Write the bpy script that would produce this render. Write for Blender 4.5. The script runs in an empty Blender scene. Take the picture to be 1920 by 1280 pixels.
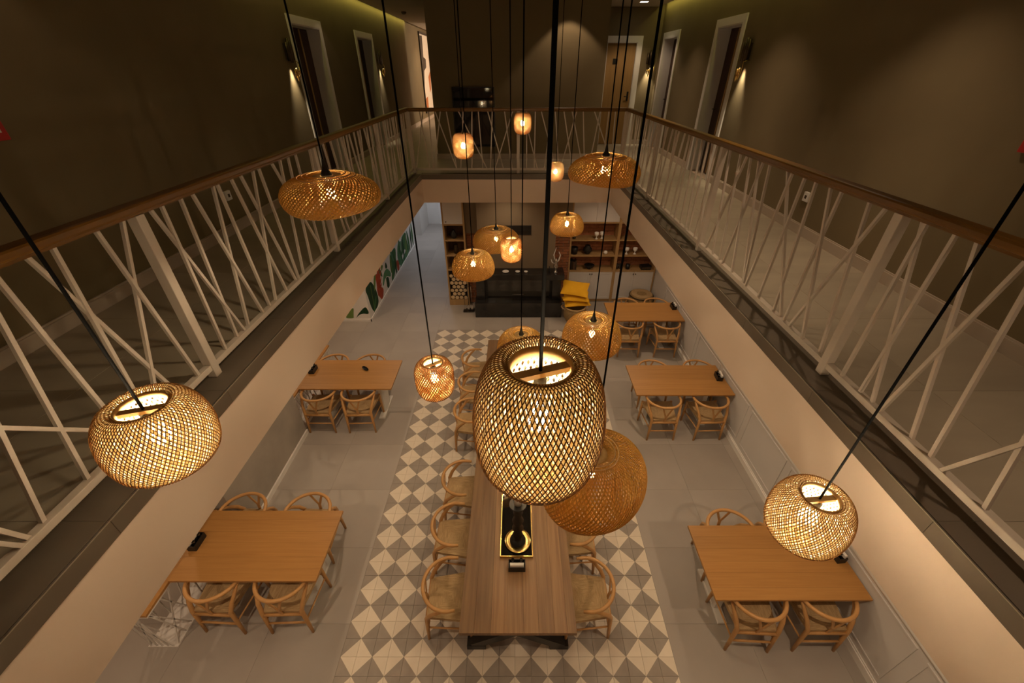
import bpy, math, random
from mathutils import Vector, Matrix, Euler
PI = math.pi
scn = bpy.context.scene
COL = scn.collection

# ------------------------------------------------------------ camera, world, exposure
cam_d = bpy.data.cameras.new('camera'); cam = bpy.data.objects.new('camera', cam_d); COL.objects.link(cam)
cam.location = (0, 0, 5.0); cam.rotation_euler = (math.radians(90 - 33.484), 0, 0)
cam_d.sensor_width = 36; cam_d.lens = 771.0 / 1920 * 36; cam_d.shift_x = -7 / 1920
cam_d.clip_start = 0.02; cam_d.clip_end = 100
scn.camera = cam
w = bpy.data.worlds.new('world'); scn.world = w; w.use_nodes = True
w.node_tree.nodes['Background'].inputs[0].default_value = (1, 0.8, 0.55, 1)
w.node_tree.nodes['Background'].inputs[1].default_value = 0.004
vs = scn.view_settings
vs.view_transform = 'Standard'; vs.look = 'None'; vs.exposure = 0.12; vs.gamma = 1.0; vs.use_curve_mapping = False
scn.cycles.max_bounces = 7; scn.cycles.diffuse_bounces = 5; scn.cycles.glossy_bounces = 3
scn.cycles.sample_clamp_indirect = 4.0
scn.cycles.caustics_reflective = False; scn.cycles.caustics_refractive = False

WARM = (1.0, 0.76, 0.47); NEUT = (1.0, 0.71, 0.46)
BULB = 900.0; BULB_SOFT = 740.0          # emission of the pendant bulbs
def light(kind, name, loc, power, color, rot=(0, 0, 0), **kw):
    d = bpy.data.lights.new(name, kind); d.energy = power; d.color = color
    for k, v in kw.items(): setattr(d, k, v)
    o = bpy.data.objects.new(name, d); COL.objects.link(o); o.location = loc; o.rotation_euler = rot
    return o
def spot(name, loc, power, color, cone, blend=0.5, rot=(0, 0, 0), size=0.03):
    return light('SPOT', name, loc, power, color, rot, spot_size=math.radians(cone), spot_blend=blend, shadow_soft_size=size)
# downlights in the ceiling under the gallery (over the side tables)
for sx in (-1, 1):
    for y in (-1.8, 1.2, 4.3, 7.3):
        spot('gallery_soffit_downlight', (2.45 * sx, y, 2.88), 56, NEUT, 150, 0.8)
for x in (-2.6, -0.2, 2.0):
    spot('fireside_downlight', (x, 8.55, 2.88), 22, NEUT, 150, 0.8)
for y in (0.9, 3.9, 6.9):
    spot('side_room_downlight', (-4.5, y, 2.85), 36, NEUT, 150, 0.8)
light('AREA', 'hall_daylight_panel', (-3.0, 14.0, 2.86), 24, (0.86, 0.90, 1.0), (0, 0, 0), size=0.9)
# downlights in the upper ceiling, close to the walls (scallops)
for y, p in ((0.6, 70), (3.7, 95), (6.15, 85), (9.1, 75)):
    spot('gallery_downlight_right', (2.50, y, 6.13), p * 0.5, NEUT, 96, 0.7)
    spot('gallery_downlight_right_core', (2.45, y, 6.13), p * 0.8, NEUT, 66, 1.0)
for y, p in ((-1.5, 2), (3.0, 4), (8.6, 3)):
    spot('gallery_downlight_left', (-2.8, y, 6.13), p, NEUT, 92, 0.25)
spot('gallery_downlight_back', (0.98, 9.1, 6.13), 30, NEUT, 92, 0.25)
spot('gallery_downlight_back', (2.62, 10.8, 6.10), 34, NEUT, 110, 0.5)
light('POINT', 'lounge_lamp', (0.6, 17.2, 5.5), 270, (1.0, 0.80, 0.60), shadow_soft_size=0.15)
spot('corridor_downlight', (-2.4, 16.8, 6.1), 40, NEUT, 130, 0.6)
for sx, y0, y1 in ((-1, 6.0, 15.4), (1, 5.6, 11.5)):
    light('AREA', 'cove_strip', (3.215 * sx, (y0 + y1) / 2, 6.20), 11 * (y1 - y0) / 9, (0.98, 0.84, 0.20), (0, -0.35 * sx, 0),
          shape='RECTANGLE', size=0.03, size_y=y1 - y0)

# ------------------------------------------------------------ materials
def mat(name, base, rough=0.6, metal=0.0, noise=None, bump=None, rand=0.0, spec=0.4, trans=0.0, emit=None):
    """noise=(scale(x,y,z), colour2, amount, detail); bump=(scale, strength)"""
    m = bpy.data.materials.new(name); m.use_nodes = True
    nt = m.node_tree; b = nt.nodes['Principled BSDF']
    b.inputs['Base Color'].default_value = (*base, 1); b.inputs['Roughness'].default_value = rough
    b.inputs['Metallic'].default_value = metal; b.inputs['Specular IOR Level'].default_value = spec
    tc = nt.nodes.new('ShaderNodeTexCoord'); col = None
    if noise:
        mp = nt.nodes.new('ShaderNodeMapping'); mp.inputs['Scale'].default_value = noise[0]
        oi = nt.nodes.new('ShaderNodeObjectInfo')
        add = nt.nodes.new('ShaderNodeVectorMath'); add.operation = 'MULTIPLY_ADD'
        nt.links.new(oi.outputs['Random'], add.inputs[0]); add.inputs[1].default_value = (37, 53, 71)
        nt.links.new(tc.outputs['Object'], mp.inputs[0]); nt.links.new(mp.outputs[0], add.inputs[2])
        nz = nt.nodes.new('ShaderNodeTexNoise'); nz.inputs['Scale'].default_value = 1; nz.inputs['Detail'].default_value = noise[3]
        nt.links.new(add.outputs[0], nz.inputs['Vector'])
        rp = nt.nodes.new('ShaderNodeValToRGB'); e = rp.color_ramp.elements
        e[0].position = 0.5 - 0.22; e[1].position = 0.5 + 0.22
        e[0].color = (*[base[i] + (noise[1][i] - base[i]) * noise[2] for i in range(3)], 1); e[1].color = (*base, 1)
        nt.links.new(nz.outputs['Fac'], rp.inputs[0]); col = rp.outputs[0]
    if rand:
        oi2 = nt.nodes.new('ShaderNodeObjectInfo'); hs = nt.nodes.new('ShaderNodeHueSaturation')
        mr = nt.nodes.new('ShaderNodeMapRange'); mr.inputs['To Min'].default_value = 1 - rand; mr.inputs['To Max'].default_value = 1 + rand
        nt.links.new(oi2.outputs['Random'], mr.inputs[0]); nt.links.new(mr.outputs[0], hs.inputs['Value'])
        if col: nt.links.new(col, hs.inputs['Color'])
        else: hs.inputs['Color'].default_value = (*base, 1)
        col = hs.outputs[0]
    if col: nt.links.new(col, b.inputs['Base Color'])
    if bump:
        n2 = nt.nodes.new('ShaderNodeTexNoise'); n2.inputs['Scale'].default_value = bump[0]; n2.inputs['Detail'].default_value = 3
        bp = nt.nodes.new('ShaderNodeBump'); bp.inputs['Strength'].default_value = bump[1]; bp.inputs['Distance'].default_value = 0.01
        nt.links.new(tc.outputs['Object'], n2.inputs['Vector']); nt.links.new(n2.outputs['Fac'], bp.inputs['Height'])
        nt.links.new(bp.outputs[0], b.inputs['Normal'])
    if trans:
        tr = nt.nodes.new('ShaderNodeBsdfTranslucent'); mx = nt.nodes.new('ShaderNodeMixShader'); mx.inputs[0].default_value = trans
        if col: nt.links.new(col, tr.inputs[0])
        else: tr.inputs[0].default_value = (*base, 1)
        out = nt.nodes['Material Output']
        nt.links.new(b.outputs[0], mx.inputs[1]); nt.links.new(tr.outputs[0], mx.inputs[2]); nt.links.new(mx.outputs[0], out.inputs[0])
    if emit:
        b.inputs['Emission Color'].default_value = (*emit[0], 1); b.inputs['Emission Strength'].default_value = emit[1]
    return m
M_ = {}
M_['taupe'] = mat('taupe_paint', (0.185, 0.146, 0.084), 0.9, noise=((2, 2, 2), (0.16, 0.126, 0.072), 0.6, 3), spec=0.2)
M_['plaster'] = mat('cream_plaster', (0.74, 0.60, 0.485), 0.85, noise=((1.2, 1.2, 1.2), (0.69, 0.56, 0.455), 0.5, 2), spec=0.2)
M_['white'] = mat('white_paint', (0.72, 0.70, 0.67), 0.6, spec=0.3, noise=((3, 3, 3), (0.66, 0.64, 0.61), 0.5, 2))
M_['base_up'] = mat('beige_skirting_paint', (0.44, 0.37, 0.30), 0.6, spec=0.3, noise=((3, 3, 3), (0.40, 0.335, 0.27), 0.5, 2))
M_['panel'] = mat('grey_white_panel_paint', (0.60, 0.58, 0.56), 0.5, spec=0.3, noise=((3, 3, 3), (0.55, 0.53, 0.51), 0.5, 2))
M_['ceil'] = mat('ceiling_paint', (0.55, 0.49, 0.41), 0.95, spec=0.1, noise=((2, 2, 2), (0.5, 0.45, 0.38), 0.5, 2))
M_['metal_w'] = mat('white_powder_coat', (0.52, 0.45, 0.38), 0.45, spec=0.35, noise=((20, 20, 20), (0.48, 0.42, 0.355), 0.5, 2))
M_['tile'] = mat('grey_floor_tile', (0.40, 0.365, 0.33), 0.5, rand=0.06, spec=0.35, noise=((1.4, 1.4, 1.4), (0.33, 0.30, 0.27), 0.8, 5))
M_['tile_up'] = mat('taupe_floor_tile', (0.35, 0.30, 0.23), 0.42, rand=0.06, spec=0.4, noise=((1.6, 5, 2), (0.28, 0.24, 0.185), 0.8, 5))
M_['stone'] = mat('dark_edge_stone', (0.135, 0.108, 0.082), 0.45, spec=0.4, noise=((1.2, 2.5, 2), (0.10, 0.08, 0.06), 0.8, 5))
M_['grout'] = mat('grout', (0.36, 0.33, 0.29), 0.9, noise=((9, 9, 9), (0.25, 0.23, 0.2), 0.5, 2))
M_['chk_w'] = mat('cream_cement_tile', (0.78, 0.70, 0.58), 0.6, rand=0.05, noise=((9, 9, 9), (0.70, 0.63, 0.52), 0.6, 4), spec=0.3)
M_['chk_g'] = mat('grey_cement_tile', (0.36, 0.32, 0.28), 0.6, rand=0.06, noise=((9, 9, 9), (0.28, 0.25, 0.22), 0.7, 4), spec=0.3)
M_['oak'] = mat('oiled_oak', (0.43, 0.222, 0.066), 0.45, rand=0.07, spec=0.4, noise=((2.0, 45, 26), (0.36, 0.175, 0.05), 0.9, 7))
M_['oak_y'] = mat('oak_shelf', (0.42, 0.27, 0.12), 0.55, spec=0.3, noise=((18, 18, 2.5), (0.34, 0.21, 0.09), 0.8, 5))
M_['chairwood'] = mat('light_oak_bentwood', (0.54, 0.30, 0.115), 0.42, rand=0.06, spec=0.4, noise=((20, 20, 20), (0.46, 0.245, 0.085), 0.7, 4))
M_['rail'] = mat('handrail_wood', (0.150, 0.066, 0.006), 0.4, spec=0.35, noise=((30, 2, 30), (0.11, 0.046, 0.004), 0.8, 5))
M_['walnut'] = mat('walnut', (0.31, 0.18, 0.080), 0.42, rand=0.30, spec=0.4, noise=((34, 1.5, 40), (0.18, 0.095, 0.043), 0.95, 9))
M_['rush'] = mat('woven_rush', (0.54, 0.385, 0.205), 0.85, spec=0.2, noise=((12, 140, 40), (0.32, 0.21, 0.10), 0.9, 3), bump=(160, 0.5))
M_['rush2'] = mat('woven_rush_cross', (0.54, 0.385, 0.205), 0.85, spec=0.2, noise=((140, 12, 40), (0.32, 0.21, 0.10), 0.9, 3), bump=(160, 0.5))
M_['black'] = mat('black_metal', (0.012, 0.011, 0.010), 0.4, spec=0.4, noise=((9, 9, 9), (0.018, 0.016, 0.014), 0.5, 2))
M_['cord'] = mat('black_fabric_cord', (0.0015, 0.0013, 0.0012), 0.9, spec=0.03, noise=((300, 300, 300), (0.0025, 0.002, 0.002), 0.5, 1))
M_['marble'] = mat('black_marble', (0.012, 0.011, 0.011), 0.14, spec=0.5, noise=((3, 5, 4), (0.03, 0.027, 0.025), 0.8, 8))
M_['glass_k'] = mat('smoked_glass', (0.045, 0.04, 0.035), 0.08, spec=0.6, noise=((3, 3, 3), (0.03, 0.027, 0.024), 0.5, 2))
M_['gloss_k'] = mat('black_gloss', (0.004, 0.004, 0.004), 0.04, spec=0.6, noise=((3, 3, 3), (0.006, 0.005, 0.005), 0.5, 2))
M_['gold'] = mat('polished_brass', (0.80, 0.56, 0.20), 0.2, metal=1.0, noise=((9, 9, 9), (0.7, 0.47, 0.15), 0.5, 2))
M_['bronze'] = mat('dark_bronze', (0.07, 0.05, 0.03), 0.35, metal=0.7, noise=((9, 9, 9), (0.05, 0.035, 0.02), 0.5, 2))
M_['steel'] = mat('brushed_steel', (0.55, 0.53, 0.50), 0.25, metal=1.0, noise=((90, 2, 2), (0.45, 0.43, 0.4), 0.5, 2))
M_['concrete'] = mat('cast_concrete', (0.40, 0.365, 0.32), 0.8, spec=0.2, noise=((2.5, 2.5, 2.5), (0.30, 0.275, 0.24), 0.9, 7), bump=(14, 0.25))
M_['chimney'] = mat('mocha_plaster', (0.235, 0.185, 0.125), 0.9, spec=0.2, noise=((2, 2, 2), (0.20, 0.155, 0.105), 0.6, 3))
M_['brick'] = mat('red_brick', (0.36, 0.15, 0.075), 0.9, rand=0.25, spec=0.15, noise=((14, 14, 14), (0.24, 0.10, 0.05), 0.8, 4), bump=(40, 0.4))
M_['mortar'] = mat('mortar', (0.30, 0.24, 0.18), 0.95, noise=((20, 20, 20), (0.24, 0.19, 0.14), 0.6, 3))
M_['door_d'] = mat('dark_walnut_door', (0.05, 0.022, 0.013), 0.5, noise=((20, 20, 1.5), (0.03, 0.013, 0.008), 0.8, 5))
M_['door_o'] = mat('oak_veneer_door', (0.33, 0.20, 0.075), 0.55, noise=((24, 24, 1.5), (0.27, 0.155, 0.055), 0.8, 5))
M_['yellow'] = mat('mustard_cotton', (0.80, 0.44, 0.025), 0.85, spec=0.15, rand=0.03, noise=((5, 5, 5), (0.66, 0.34, 0.015), 0.5, 4), bump=(60, 0.3))
M_['wicker'] = mat('seagrass_wicker', (0.36, 0.25, 0.12), 0.85, spec=0.2, noise=((60, 60, 110), (0.22, 0.14, 0.06), 0.9, 3), bump=(90, 0.6))
M_['ceramic'] = mat('white_ceramic', (0.78, 0.76, 0.72), 0.25, spec=0.5, noise=((9, 9, 9), (0.72, 0.70, 0.66), 0.5, 2))
M_['wax'] = mat('candle_wax', (0.75, 0.68, 0.58), 0.5, spec=0.4, noise=((9, 9, 9), (0.68, 0.61, 0.52), 0.5, 2))
M_['paper'] = mat('paper_napkin', (0.80, 0.78, 0.73), 0.9, noise=((30, 30, 30), (0.74, 0.72, 0.67), 0.5, 2))
M_['red'] = mat('red_enamel', (0.42, 0.014, 0.012), 0.4, noise=((9, 9, 9), (0.36, 0.012, 0.01), 0.5, 2))
M_['bark'] = mat('log_bark', (0.10, 0.06, 0.035), 0.95, rand=0.2, noise=((30, 30, 6), (0.05, 0.03, 0.02), 0.8, 4))
M_['logend'] = mat('log_end_grain', (0.62, 0.47, 0.29), 0.9, rand=0.12, noise=((40, 4, 40), (0.5, 0.36, 0.2), 0.8, 4))
M_['bamboo'] = mat('bamboo_strip', (0.68, 0.41, 0.10), 0.6, spec=0.2, trans=0.42, noise=((60, 60, 60), (0.46, 0.25, 0.055), 0.8, 3))
M_['bamboo_cone'] = mat('bamboo_strip_cone', (0.76, 0.50, 0.16), 0.6, spec=0.25, trans=0.5, noise=((60, 60, 60), (0.5, 0.27, 0.06), 0.8, 3))
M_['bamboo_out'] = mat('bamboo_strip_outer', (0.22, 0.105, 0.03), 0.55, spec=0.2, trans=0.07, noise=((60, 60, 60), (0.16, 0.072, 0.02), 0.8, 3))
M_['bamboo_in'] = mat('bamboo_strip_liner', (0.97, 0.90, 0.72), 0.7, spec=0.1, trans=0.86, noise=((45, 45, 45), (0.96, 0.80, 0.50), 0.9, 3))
M_['bamboo_gold'] = mat('bamboo_strip_gold', (0.95, 0.76, 0.42), 0.7, spec=0.1, trans=0.74, noise=((45, 45, 45), (0.86, 0.52, 0.18), 0.95, 4))
M_['bamboo_ring'] = mat('bamboo_ring', (0.62, 0.40, 0.16), 0.5, spec=0.3, noise=((30, 30, 30), (0.5, 0.31, 0.11), 0.7, 3))
M_['bulb'] = mat('lit_bulb', (0.9, 0.85, 0.75), 0.3, emit=(WARM, BULB))
M_['bulb_soft'] = mat('lit_bulb_soft', (0.9, 0.85, 0.75), 0.3, emit=(WARM, BULB_SOFT))
M_['led'] = mat('lit_diffuser', (0.9, 0.85, 0.75), 0.3, emit=((1, 0.85, 0.62), 14))
LEAF = {'g1': (0.055, 0.16, 0.055), 'g2': (0.02, 0.062, 0.026), 'g3': (0.10, 0.27, 0.13), 'g4': (0.16, 0.26, 0.07), 'r': (0.42, 0.075, 0.03)}
for k, c in LEAF.items(): M_[k] = mat('mural_paint_' + k, c, 0.8, spec=0.2, noise=((6, 3, 3), tuple(v * 0.55 for v in c), 0.8, 3))
M_['art'] = mat('canvas_white', (0.72, 0.66, 0.56), 0.8, noise=((9, 9, 9), (0.66, 0.6, 0.5), 0.5, 3))
M_['orange'] = mat('canvas_orange', (0.45, 0.14, 0.04), 0.8, noise=((9, 9, 9), (0.38, 0.12, 0.03), 0.5, 3))
M_['rod'] = mat('moulding_paint', (0.76, 0.74, 0.71), 0.5, noise=((9, 9, 9), (0.7, 0.68, 0.65), 0.5, 2))

# ------------------------------------------------------------ mesh helpers
class MB:
    def __init__(s): s.v = []; s.f = []; s.mi = []; s.sm = []
    def add(s, vs_, fs, mi=0, smooth=False):
        o = len(s.v); s.v += [tuple(p) for p in vs_]
        for f in fs: s.f.append(tuple(i + o for i in f)); s.mi.append(mi); s.sm.append(smooth)
        return s
    def box(s, x0, x1, y0, y1, z0, z1, mi=0):
        return s.add([(x0, y0, z0), (x1, y0, z0), (x1, y1, z0), (x0, y1, z0), (x0, y0, z1), (x1, y0, z1), (x1, y1, z1), (x0, y1, z1)],
                     [(0, 3, 2, 1), (4, 5, 6, 7), (0, 1, 5, 4), (1, 2, 6, 5), (2, 3, 7, 6), (3, 0, 4, 7)], mi)
    def cbox(s, x0, x1, y0, y1, z0, z1, c=0.003, mi=0):     # top edges chamfered
        s.add([(x0, y0, z0), (x1, y0, z0), (x1, y1, z0), (x0, y1, z0), (x0, y0, z1 - c), (x1, y0, z1 - c), (x1, y1, z1 - c), (x0, y1, z1 - c),
               (x0 + c, y0 + c, z1), (x1 - c, y0 + c, z1), (x1 - c, y1 - c, z1), (x0 + c, y1 - c, z1)],
              [(0, 3, 2, 1), (0, 1, 5, 4), (1, 2, 6, 5), (2, 3, 7, 6), (3, 0, 4, 7), (4, 5, 9, 8), (5, 6, 10, 9), (6, 7, 11, 10), (7, 4, 8, 11), (8, 9, 10, 11)], mi)
        return s
    def beam(s, a, b, wx, wy, up=(0, 0, 1), mi=0):          # oriented box from a to b
        a = Vector(a); b = Vector(b); d = (b - a).normalized(); u = Vector(up)
        if abs(d.dot(u)) > 0.98: u = Vector((1, 0, 0))
        sx = d.cross(u).normalized() * wx / 2; sy = sx.cross(d).normalized() * wy / 2
        p = [a - sx - sy, a + sx - sy, a + sx + sy, a - sx + sy, b - sx - sy, b + sx - sy, b + sx + sy, b - sx + sy]
        return s.add(p, [(0, 3, 2, 1), (4, 5, 6, 7), (0, 1, 5, 4), (1, 2, 6, 5), (2, 3, 7, 6), (3, 0, 4, 7)], mi)
    def tube(s, pts, r, n=8, closed=False, mi=0, caps=True, flat=1.0):
        P = [Vector(p) for p in pts]; N = len(P); vs_ = []; u = None
        for i, p in enumerate(P):
            if closed: d = P[(i + 1) % N] - P[i - 1]
            else: d = P[min(i + 1, N - 1)] - P[max(i - 1, 0)]
            d.normalize()
            if u is None: u = d.orthogonal().normalized() if abs(d.z) > 0.99 else Vector((0, 0, 1)).cross(d).normalized()
            u = (u - d * u.dot(d)).normalized(); v = d.cross(u)
            rr = r[i] if isinstance(r, (list, tuple)) else r
            for k in range(n):
                a = 2 * PI * k / n; vs_.append(p + u * math.cos(a) * rr + v * math.sin(a) * rr * flat)
        fs = []
        for i in range(N if closed else N - 1):
            j = (i + 1) % N
            for k in range(n):
                l = (k + 1) % n; fs.append((i * n + k, i * n + l, j * n + l, j * n + k))
        s.add(vs_, fs, mi, n > 4)
        if caps and not closed:
            o = len(s.v) - N * n
            s.f.append(tuple(o + k for k in reversed(range(n)))); s.mi.append(mi); s.sm.append(False)
            s.f.append(tuple(o + (N - 1) * n + k for k in range(n))); s.mi.append(mi); s.sm.append(False)
        return s
    def lathe(s, prof, n=24, c=(0, 0, 0), mi=0, smooth=True, cap=True):   # prof: (r,z) bottom -> top or any order
        vs_ = []; m = len(prof)
        for k in range(n):
            a = 2 * PI * k / n
            for r, z in prof: vs_.append((c[0] + r * math.cos(a), c[1] + r * math.sin(a), c[2] + z))
        fs = []
        for k in range(n):
            l = (k + 1) % n
            for i in range(m - 1): fs.append((k * m + i, l * m + i, l * m + i + 1, k * m + i + 1))
        s.add(vs_, fs, mi, smooth)
        if cap:
            o = len(s.v) - n * m
            for i, rev in ((0, True), (m - 1, False)):
                if prof[i][0] > 1e-4:
                    q = [o + k * m + i for k in range(n)]
                    s.f.append(tuple(reversed(q) if rev else q)); s.mi.append(mi); s.sm.append(False)
        return s
    def poly(s, pts, nrm, th, mi=0):                       # flat polygon with thickness th along nrm
        n = Vector(nrm) * th; a = [Vector(p) for p in pts]; k = len(a)
        fs = [tuple(range(k)), tuple(reversed(range(k, 2 * k)))] + [(i, i + k, (i + 1) % k + k, (i + 1) % k) for i in range(k)]
        return s.add([p + n for p in a] + a, fs, mi)
    def mesh(s, name, mats):
        me = bpy.data.meshes.new(name); me.from_pydata(s.v, [], s.f)
        for m in (mats if isinstance(mats, (list, tuple)) else [mats]): me.materials.append(M_[m])
        me.polygons.foreach_set('material_index', s.mi); me.polygons.foreach_set('use_smooth', s.sm); me.update()
        return me
def ob(name, me, parent=None, loc=(0, 0, 0), rot=(0, 0, 0), **props):
    o = bpy.data.objects.new(name, me); COL.objects.link(o); o.location = loc; o.rotation_euler = rot
    if parent: o.parent = parent
    for k, v in props.items(): o[k] = v
    return o
def part(name, mb, mats, parent=None, loc=(0, 0, 0), rot=(0, 0, 0), bevel=0, **props):
    o = ob(name, mb.mesh(name, mats), parent, loc, rot, **props)
    if bevel:
        b = o.modifiers.new('bevel', 'BEVEL'); b.width = bevel; b.segments = 2; b.limit_method = 'ANGLE'
    return o
def thing(name, label, cat, loc=(0, 0, 0), rot=(0, 0, 0), group=None):
    o = ob(name, None, None, loc, rot); o['label'] = label; o['category'] = cat
    if group: o['group'] = group
    return o
def tag(o, label, cat, group=None):
    o['label'] = label; o['category'] = cat
    if group: o['group'] = group
    return o
def st(name, mb, mats, **kw):
    return part(name, mb, mats, kind='structure', **kw)
def copy_tree(o, parent=None):
    c = o.copy(); COL.objects.link(c); c.parent = parent
    for ch in list(o.children): copy_tree(ch, c)
    return c
R = random.Random(7)

# ------------------------------------------------------------ structure: lower floor
XL, XR, YF = -1.734, 1.786, 7.96        # opening in the upper floor
ZU = 3.40                               # upper floor level
TS = 0.16205; RX0 = -1.79; RX1 = RX0 + 21 * TS; RY0 = 0.2675; NRY = 48; RY1 = RY0 + NRY * TS
floor = st('floor', MB().box(-5.6, 3.7, -3.2, 16.2, -0.12, -0.012), 'grout')
tile_cache = {}
def tile(parent, x0, x1, y0, y1, z1, m, th=0.012, gap=0.0007):
    wx, wy = round(x1 - x0 - 2 * gap, 4), round(y1 - y0 - 2 * gap, 4)
    if wx < 0.02 or wy < 0.02: return
    k = (wx, wy, m, th)
    if k not in tile_cache: tile_cache[k] = MB().cbox(-wx / 2, wx / 2, -wy / 2, wy / 2, -th, 0, 0.001).mesh('floor_tile', m)
    ob('floor_tile', tile_cache[k], parent, ((x0 + x1) / 2, (y0 + y1) / 2, z1))
def ranges(a, b, o, step):
    c = [a]; k = math.ceil((a - o) / step + 0.03)
    while o + k * step < b - 0.02: c.append(o + k * step); k += 1
    return c + [b]
def field(parent, x0, x1, y0, y1, z, m, ox, oy, step=0.85, **kw):
    xs, ys = ranges(x0, x1, ox, step), ranges(y0, y1, oy, step)
    for i in range(len(xs) - 1):
        for j in range(len(ys) - 1): tile(parent, xs[i], xs[i + 1], ys[j], ys[j + 1], z, m, **kw)
field(floor, -5.6, RX0, -3.2, 9.0, 0, 'tile', RX0, 2.026)
field(floor, -5.6, -1.70, 9.0, 16.2, 0, 'tile', RX0, 2.026)
field(floor, RX1, 3.46, -3.2, 9.43, 0, 'tile', RX1, 2.026)
field(floor, RX0, RX1, -3.2, RY0, 0, 'tile', RX0, 2.026)
field(floor, RX0, RX1, RY1, 9.0, 0, 'tile', RX0, 2.026)
field(floor, -1.70, RX1, 9.0, 9.5, 0, 'tile', RX0, 2.026)
# patterned cement tiles: each tile half cream, half grey
def half(g=0.0012):
    a = TS / 2 - g; t = -0.012
    return MB().add([(-a, -a, 0), (a, -a, 0), (-a, a, 0), (-a, -a, t), (a, -a, t), (-a, a, t)],
                    [(0, 1, 2), (3, 4, 1, 0), (5, 3, 0, 2)], 0).add([(a, -a, 0), (a, a, 0), (-a, a, 0), (a, -a, t), (a, a, t), (-a, a, t)],
                    [(0, 1, 2), (3, 4, 1, 0), (4, 5, 2, 1)], 1)
chk = half().mesh('patterned_tile', ['chk_w', 'chk_g'])
rest = MB(); hb = half()
for j in range(NRY):
    for i in range(21):
        # lattice nodes with odd i, odd j are cream centres, even/even are grey centres
        li, lj = i % 2, j % 2
        if (li, lj) == (1, 1): rz = 0
        elif (li, lj) == (0, 1): rz = PI / 2
        elif (li, lj) == (0, 0): rz = PI
        else: rz = -PI / 2
        c = (RX0 + (i + 0.5) * TS, RY0 + (j + 0.5) * TS)
        if 7 <= j < 21: ob('patterned_tile', chk, floor, (c[0], c[1], 0), (0, 0, rz))
        else:
            rm = Matrix.Rotation(rz, 3, 'Z')
            for q in range(2):
                vs_ = [rm @ Vector(p) + Vector((c[0], c[1], 0)) for p in hb.v[q * 6:(q + 1) * 6]]
                rest.add(vs_, [tuple(k - q * 6 for k in f) for f in hb.f[q * 3:(q + 1) * 3]], q)
part('patterned_tile_field', rest, ['chk_w', 'chk_g'], floor, kind='stuff')

# ------------------------------------------------------------ structure: lower walls
wr = st('wall_right', MB().box(3.46, 3.72, -3.2, 9.85, 0, 2.89), 'panel')
b = MB().box(3.435, 3.46, -3.2, 9.43, 0.0, 0.085).box(3.447, 3.46, -3.2, 9.43, 0.085, 0.10)
st('baseboard_right', b, 'rod')
st('trim_1', MB().box(3.432, 3.46, -3.2, 9.43, 0.925, 0.95).box(3.445, 3.46, -3.2, 9.43, 0.90, 0.925), 'rod')
def frame_xplane(mb, x, y0, y1, z0, z1, wd, th):
    mb.box(x - th, x, y0, y1, z0, z0 + wd).box(x - th, x, y0, y1, z1 - wd, z1).box(x - th, x, y0, y0 + wd, z0 + wd, z1 - wd).box(x - th, x, y1 - wd, y1, z0 + wd, z1 - wd)
    return mb
py = -1.0
for k in range(10):
    y0 = -1.62 + k * 1.02
    part('panel_moulding', frame_xplane(MB(), 3.461, y0 + 0.05, y0 + 0.97, 0.17, 0.85, 0.020, 0.011), 'panel', wr)
# left side: concrete pier, open bays with low consoles, mural wall, back hall
st('wall_left', MB().box(-3.80, -3.44, 3.03, 4.84, 0, 2.89), 'concrete')
st('baseboard_left', MB().box(-3.44, -3.415, 3.03, 4.84, 0, 0.075), 'rod')
wm = st('wall_mural', MB().box(-4.15, -3.44, 8.44, 13.6, 0, 2.89), 'white')
st('baseboard_mural', MB().box(-3.44, -3.42, 8.42, 13.6, 0, 0.06).box(-4.15, -3.42, 8.42, 8.44, 0, 0.06), 'rod')
st('wall_outer', MB().box(-5.85, -5.6, -3.2, 16.4, 0, 2.89), 'plaster')
st('wall_hall', MB().box(-5.6, -3.38, 14.5, 16.4, 0, 2.89).box(-3.38, -1.7, 15.85, 16.4, 0, 2.89), 'white')
st('wall_hall_right', MB().box(-1.70, -1.66, 9.66, 15.85, 0, 2.89), 'white')
hd = st('door_1', MB().box(-2.83, -1.95, 15.815, 15.85, 0.005, 2.1), 'white')
part('door_casing', MB().box(-2.93, -2.83, 15.81, 15.85, 0, 2.2).box(-1.95, -1.85, 15.81, 15.85, 0, 2.2).box(-2.83, -1.95, 15.81, 15.85, 2.1, 2.2), 'rod', hd)
part('door_handle', MB().box(-2.78, -2.66, 15.775, 15.79, 1.0, 1.02).box(-2.78, -2.765, 15.785, 15.82, 1.0, 1.02), 'steel', hd)
st('wall_back', MB().box(-1.66, 3.46, 9.82, 10.05, 0, 2.89), 'chimney')
st('wall_front', MB().box(-5.85, 3.72, -3.45, -3.2, 0, 6.4), 'plaster')
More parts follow.
